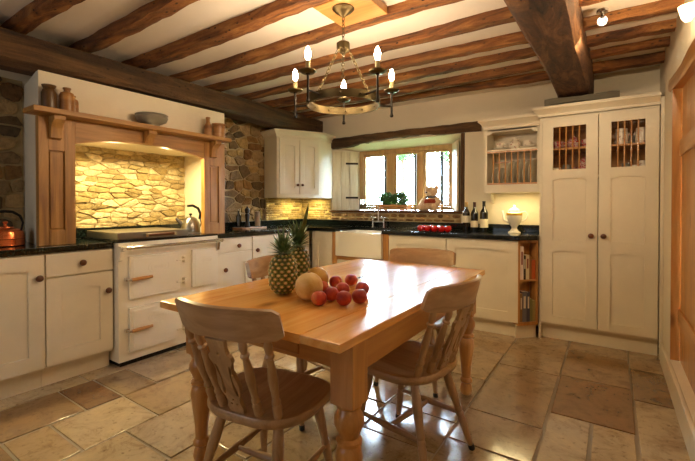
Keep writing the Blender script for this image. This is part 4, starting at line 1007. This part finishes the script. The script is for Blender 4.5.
# ------------------------------------------------------------------ fruit
ZT = .7605
def pineapple(x, y, h, r, ch_, sd, lbl, big=None):
    t = thing('pineapple', lbl, 'pineapple', (x, y, ZT), sd, 'pineapples on the table'); rnd = random.Random(sd)
    bm = bmesh.new(); lay = bm.loops.layers.float_color.new('Col')
    def R(q): return r*(1-abs(2*q-1)**3.0)**.5*(1.0-.08*(q-.4)) if 0 < q < 1 else 0
    def pf(f, c):
        for l in f.loops: l[lay] = c
    rings = [[bm.verts.new((max(R(q), .02)*.97*math.cos(2*PI*i/24), max(R(q), .02)*.97*math.sin(2*PI*i/24), q*h)) for i in range(24)] for q in [.0]+[j/16 for j in range(1, 16)]+[1.0]]
    for A, B in zip(rings, rings[1:]):
        for i in range(24): pf(bm.faces.new((A[i], A[(i+1) % 24], B[(i+1) % 24], B[i])), hx('#474722'))
    pf(bm.faces.new(rings[0][::-1]), hx('#474722')); pf(bm.faces.new(rings[-1]), hx('#474722'))
    rows, per = 11, 13
    for j in range(rows):
        q = (j+.6)/(rows+.2); rr = R(q); sl = (R(min(q+.02, .99))-R(max(q-.02, .01)))/(.04*h)
        for i in range(per):
            a = 2*PI*(i+.5*(j % 2))/per; nrm = Vector((math.cos(a), math.sin(a), -sl)).normalized(); tg = Vector((-math.sin(a), math.cos(a), 0)); up = nrm.cross(tg)
            c = Vector((rr*math.cos(a), rr*math.sin(a), q*h)); w = PI*rr/per*.98; hh = h/rows*.62
            k = rnd.uniform(.8, 1.2); base = tuple(x_*k for x_ in hx('#72742e')[:3])+(1,); tip = tuple(x_*k for x_ in hx('#c4a463')[:3])+(1,)
            o = [bm.verts.new(c+tg*w*math.cos(m*PI/4)+up*hh*math.sin(m*PI/4)-nrm*.001) for m in range(8)]
            n2 = [bm.verts.new(c+tg*w*.55*math.cos(m*PI/4)+up*hh*.55*math.sin(m*PI/4)+nrm*.0045) for m in range(8)]
            ct = bm.verts.new(c+nrm*.008-up*hh*.1)
            for m in range(8):
                p = (m+1) % 8; pf(bm.faces.new((o[m], o[p], n2[p], n2[m])), base); pf(bm.faces.new((n2[m], n2[p], ct)), tip)
    solid('fruit', bm, M['pineapple'], t, angle=60)
    b = bmesh.new(); N = 44
    def leaf(a, z0, L, tilt, w, curl):
        rows_ = []
        d = Vector((math.cos(a), math.sin(a), 0)); s = Vector((-d.y, d.x, 0)); p = d*.012+Vector((0, 0, z0)); th = tilt
        for k in range(7):
            q = k/6; ww = w*(1-q)**.7*(.7+.6*q if q < .4 else 1)
            nn = (d*math.cos(th)*-1+Vector((0, 0, 1))*math.sin(th))
            rows_.append([b.verts.new(p-s*ww), b.verts.new(p-nn*.0 - (d*math.cos(th)-Vector((0, 0, math.sin(th))))*ww*.35), b.verts.new(p+s*ww)])
            step = (d*math.sin(th)+Vector((0, 0, math.cos(th))))*L/6; p = p+step; th += curl
        for A, B in zip(rows_, rows_[1:]):
            for k in range(2): b.faces.new((A[k], A[k+1], B[k+1], B[k]))
    for i in range(N):
        q = i/N; leaf(i*2.4, h-.006+ch_*.3*q, ch_*(.5+.35*q)*rnd.uniform(.85, 1.1), 1.35*(1-q)+.16, .0125, .05*(1-q*.6))
    if big: leaf(big, h+ch_*.3, ch_*1.5, .45, .026, -.04)
    solid('crown', b, M['leaf'], t, angle=70)
pineapple(-1.288, 1.37, .19, .064, .115, 2, 'pineapple standing in front, beside the pale melon')
pineapple(-1.375, 1.575, .20, .061, .135, 5, 'pineapple behind the other one with a tall leaf leaning towards the sink', big=-5.1)
def whole(name, lbl, cat, x, y, r, mat, grp, sq=.95, stalk=True):
    t = thing(name, lbl, cat, (x, y, ZT), x*7, grp)
    b = bmesh.new(); bmesh.ops.create_icosphere(b, subdivisions=4, radius=r)
    for v in b.verts:
        k = v.co.normalized(); v.co.z *= sq
        if name == 'nectarine': v.co *= 1-.07*math.exp(-((k.x/.12)**2))*max(k.y, 0)**.5 - .10*math.exp(-((1-k.z)/.05))
        v.co.z += r*sq
    solid('flesh', b, mat, t)
    if name == 'melon': solid('stem_scar', MB().lathe([(.008, 0), (.007, .003), (0, .004)], Matrix.Translation((0, 0, 2*r*sq-.001)), 12), M['pine_x'], t)
    return t
whole('melon', 'pale netted melon at the front, touching the pineapple', 'melon', -1.10, 1.335, .0615, M['melon'], 'melons on the table', 1.0)
whole('melon', 'yellow melon behind the pale one', 'melon', -1.21, 1.53, .058, M['melon2'], 'melons on the table', .96)
for x, y, l in [(-1.007, 1.287, 'nectarine at the front against the pale melon'), (-1.012, 1.38, 'nectarine just behind the front one, touching the melon side'), (-1.15, 1.605, 'nectarine at the back beside the yellow melon'), (-1.113, 1.69, 'dark nectarine farthest from the melons at the back'), (-1.025, 1.485, 'nectarine in the middle of the cluster'), (-.922, 1.345, 'nectarine at the front corner nearest the side chair'), (-.886, 1.41, 'nectarine second from the front on the side chair edge'), (-.958, 1.55, 'nectarine behind the dark red one on the side chair edge'), (-1.125, 1.46, 'nectarine half hidden behind the pale melon')]:
    whole('nectarine', 'red '+l, 'nectarine', x, y, .033, M['peach'], 'nectarines on the table', .96)

# ------------------------------------------------------------------ chandelier
cdl = thing('chandelier', 'antique brass ring chandelier with five candle lamps over the table', 'chandelier', (-1.262, 1.835, -.028))
solid('ceiling_rose', MB().lathe([(0, 2.3145), (.062, 2.3145), (.062, 2.309), (.05, 2.3), (.046, 2.293), (.03, 2.285), (.016, 2.272), (.008, 2.266), (0, 2.265)], None, 28), M['brass'], cdl)
def chain(p0, p1, nl, r=.0022, w=.0075):
    b = MB(); p0, p1 = Vector(p0), Vector(p1); d = (p1-p0); ln = d.length/nl; Q = d.to_track_quat('Z', 'Y')
    for i in range(nl):
        c = p0+d*((i+.5)/nl); tw = Matrix.Rotation(PI/2*(i % 2), 4, 'Z')
        pts = [Matrix.Translation(c) @ Q.to_matrix().to_4x4() @ tw @ Vector((w*math.cos(a), 0, ln*.62*math.sin(a))) for a in [2*PI*k/12 for k in range(12)]]
        b.tube(pts, r, 6, True)
    return b
solid('chain', chain((0, 0, 2.267), (0, 0, 2.135), 6), M['brass'], cdl)
solid('hub', MB().lathe([(0, 2.14), (.012, 2.135), (.03, 2.125), (.038, 2.12), (.038, 2.085), (.03, 2.075), (.012, 2.06), (.008, 2.05), (0, 2.048)], None, 8), M['brass'], cdl)
rr_ = .205
b = MB(); prof = [(rr_-.003, 1.765), (rr_+.003, 1.765), (rr_+.003, 1.808), (rr_-.003, 1.808)]
b2 = bmesh.new(); seg = 48; rg = [[b2.verts.new((r*math.cos(2*PI*i/seg), r*math.sin(2*PI*i/seg), z)) for r, z in prof] for i in range(seg)]
for i in range(seg):
    A, B = rg[i], rg[(i+1) % seg]
    for k in range(4): b2.faces.new((A[k], A[(k+1) % 4], B[(k+1) % 4], B[k]))
bmesh.ops.recalc_face_normals(b2, faces=b2.faces); b.merge(b2)
for i in range(12):
    a = 2*PI*i/12; b.ball((rr_*1.017*math.cos(a), rr_*1.017*math.sin(a), 1.787), .006, 2); b.ball((rr_*.983*math.cos(a), rr_*.983*math.sin(a), 1.787), .006, 2)
solid('ring', b, M['brass'], cdl)
VA = math.radians(90+33.9)
for k in range(3):
    a = VA+PI*2/3*k+PI/3*1; solid('chain', chain((.036*math.cos(a), .036*math.sin(a), 2.09), (rr_*math.cos(a), rr_*math.sin(a), 1.81), 14), M['brass'], cdl)
for k in range(5):
    a = VA+2*PI*k/5; R_ = .298; c = Vector((R_*math.cos(a), R_*math.sin(a), 0)); d = Vector((math.cos(a), math.sin(a), 0))
    m_ = MB(); m_.tube([d*(rr_+.004)+Vector((0, 0, 1.787)), c+Vector((0, 0, 1.787))], .006, 8); m_.lathe([(0, 1.722), (.008, 1.725), (.011, 1.732), (.008, 1.74), (.0065, 1.75), (.0065, 1.862), (.012, 1.868), (.012, 1.872)], Matrix.Translation(c), 14)
    arm = solid('candle_arm', m_, M['iron'], cdl)
    solid('drip_pan', MB().lathe([(0, 1.868), (.03, 1.870), (.044, 1.880), (.045, 1.885), (.03, 1.877), (0, 1.876)], Matrix.Translation(c), 24), M['brass'], arm)
    solid('candle_sleeve', MB().lathe([(0, 1.878), (.0125, 1.878), (.0125, 1.935), (0, 1.936)], Matrix.Translation(c), 16), M['candle'], arm)
    solid('bulb', MB().lathe([(.007, 1.9365), (.011, 1.945), (.0155, 1.962), (.015, 1.975), (.009, 1.993), (.003, 2.005), (0, 2.008)], Matrix.Translation(c), 16), M['bulb'], arm)
struct('trim_6', MB().box(-1.40, 1.735, 2.2866, -1.085, 2.03, 2.335, .003), M['pine_x'])

# ------------------------------------------------------------------ small lamps
sl = thing('ceiling_spotlight', 'small chrome halogen spotlight on the joist beside the spine beam', 'spotlight', (-.05, 2.70, 2.27))
solid('bracket', MB().lathe([(0, .03), (.03, .03), (.03, .015), (.008, .012), (.008, -.02), (0, -.02)], None, 18), M['chrome'], sl)
Mx = Matrix.Translation((0, 0, -.03)) @ Vector((.02, -.85, -.55)).to_track_quat('Z', 'Y').to_matrix().to_4x4()
solid('reflector', MB().lathe([(0, -.03), (.016, -.028), (.02, -.01), (.028, .012), (.026, .012), (.018, -.006), (0, -.01)], Mx, 20), M['chrome'], sl)
solid('lamp', MB().lathe([(0, -.008), (.007, -.004), (.010, .004), (0, .005)], Mx, 16), emit('halogen_glow', '#fff0d8', 6), sl)
wlt = thing('wall_lamp', 'small glowing white wall lamp above the pine lintel', 'wall lamp', (.28, 2.33, 2.005))
solid('bowl', MB().lathe([(0, 0), (.012, .002), (.024, .02), (.036, .07), (.034, .07), (.022, .022), (.01, .008), (0, .006)], None, 24), emit('frosted_shade_glow', '#ffdca8', 5), wlt)
solid('back_plate', MB().box(.03, -.02, .0, .0485, .02, .05, .003), M['brass'], wlt)
def lamp(name, kind, loc, energy, color, size=.05, rot=None, spot=None, sy=None, spread=None):
    l = bpy.data.lights.new(name, kind); l.energy = energy; l.color = color
    if kind == 'AREA':
        l.size = size
        if sy: l.shape = 'RECTANGLE'; l.size_y = sy
        if spread: l.spread = spread
    else: l.shadow_soft_size = size
    if kind == 'SPOT': l.spot_size = spot; l.spot_blend = .6
    o = bpy.data.objects.new(name, l); COL.objects.link(o); o.location = loc
    if rot: o.rotation_euler = rot
    return o
WARM, YEL = (1, .78, .5), (1, .79, .38)
lamp('uplighter_lamp', 'POINT', (.28, 2.33, 2.09), LT['up'], WARM, .02)
lamp('mantel_lamp', 'AREA', (-3.2, 1.5, 1.655), LT['mantel'], YEL, .06, (0, math.radians(-14), 0), sy=.06)
lamp('mantel_lamp', 'AREA', (-3.2, 1.95, 1.655), LT['mantel']*.85, YEL, .06, (0, math.radians(-14), 0), sy=.06)
lamp('cupboard_lamp', 'AREA', (-3.32, 3.95, 1.258), LT['cup'], YEL, .3, (0, 0, math.radians(60)), sy=.05)
lamp('rack_lamp', 'AREA', (-.78, 3.96, 1.29), LT['rack'], YEL, .35, (0, 0, 0), sy=.05)
lamp('warm_fill_spot', 'SPOT', (-.7, -.2, 2.22), LT['down'], (1, .80, .55), .06, (0, 0, 0), math.radians(150))  # added warm fill behind the viewer, no fixture modelled
# added cool fill in front of the solid near wall, which has no window
lamp('cool_near_fill', 'AREA', (-2.3, YN+.02, 1.45), LT['near'], (.72, .86, 1), 1.5, (math.radians(90), 0, 0), sy=1.0)
lamp('joist_spot', 'SPOT', (-.10, 2.64, 2.15), LT['spot'], WARM, .03, Vector((-.72, 1.3, -.75)).to_track_quat('-Z', 'Y').to_euler(), math.radians(85))
# daylight: bright overcast sky outside the window
w = bpy.data.worlds.new('sky'); sc.world = w; w.use_nodes = True
bg = w.node_tree.nodes['Background']; bg.inputs['Color'].default_value = (.66, .83, 1, 1); bg.inputs['Strength'].default_value = LT['sky']

# ------------------------------------------------------------------ camera
cd = bpy.data.cameras.new('camera'); cam = bpy.data.objects.new('camera', cd); COL.objects.link(cam)
cam.location = (0, 0, 1.18); cam.rotation_euler = (math.radians(90-.63), 0, math.radians(33.9))
cd.sensor_width = 36; cd.lens = 392.8/695*36; cd.shift_y = -21.3/695; cd.clip_start = .02; cd.clip_end = 200
sc.camera = cam
sc.view_settings.view_transform = 'Standard'; sc.view_settings.look = 'None'; sc.view_settings.gamma = 1; sc.view_settings.exposure = LT['exp']
sc.view_settings.use_curve_mapping = False
sc.cycles.use_denoising = True; sc.cycles.max_bounces = 8; sc.cycles.diffuse_bounces = 5; sc.cycles.glossy_bounces = 4; sc.cycles.transmission_bounces = 8; sc.cycles.sample_clamp_indirect = 60
sc.cycles.caustics_reflective = False
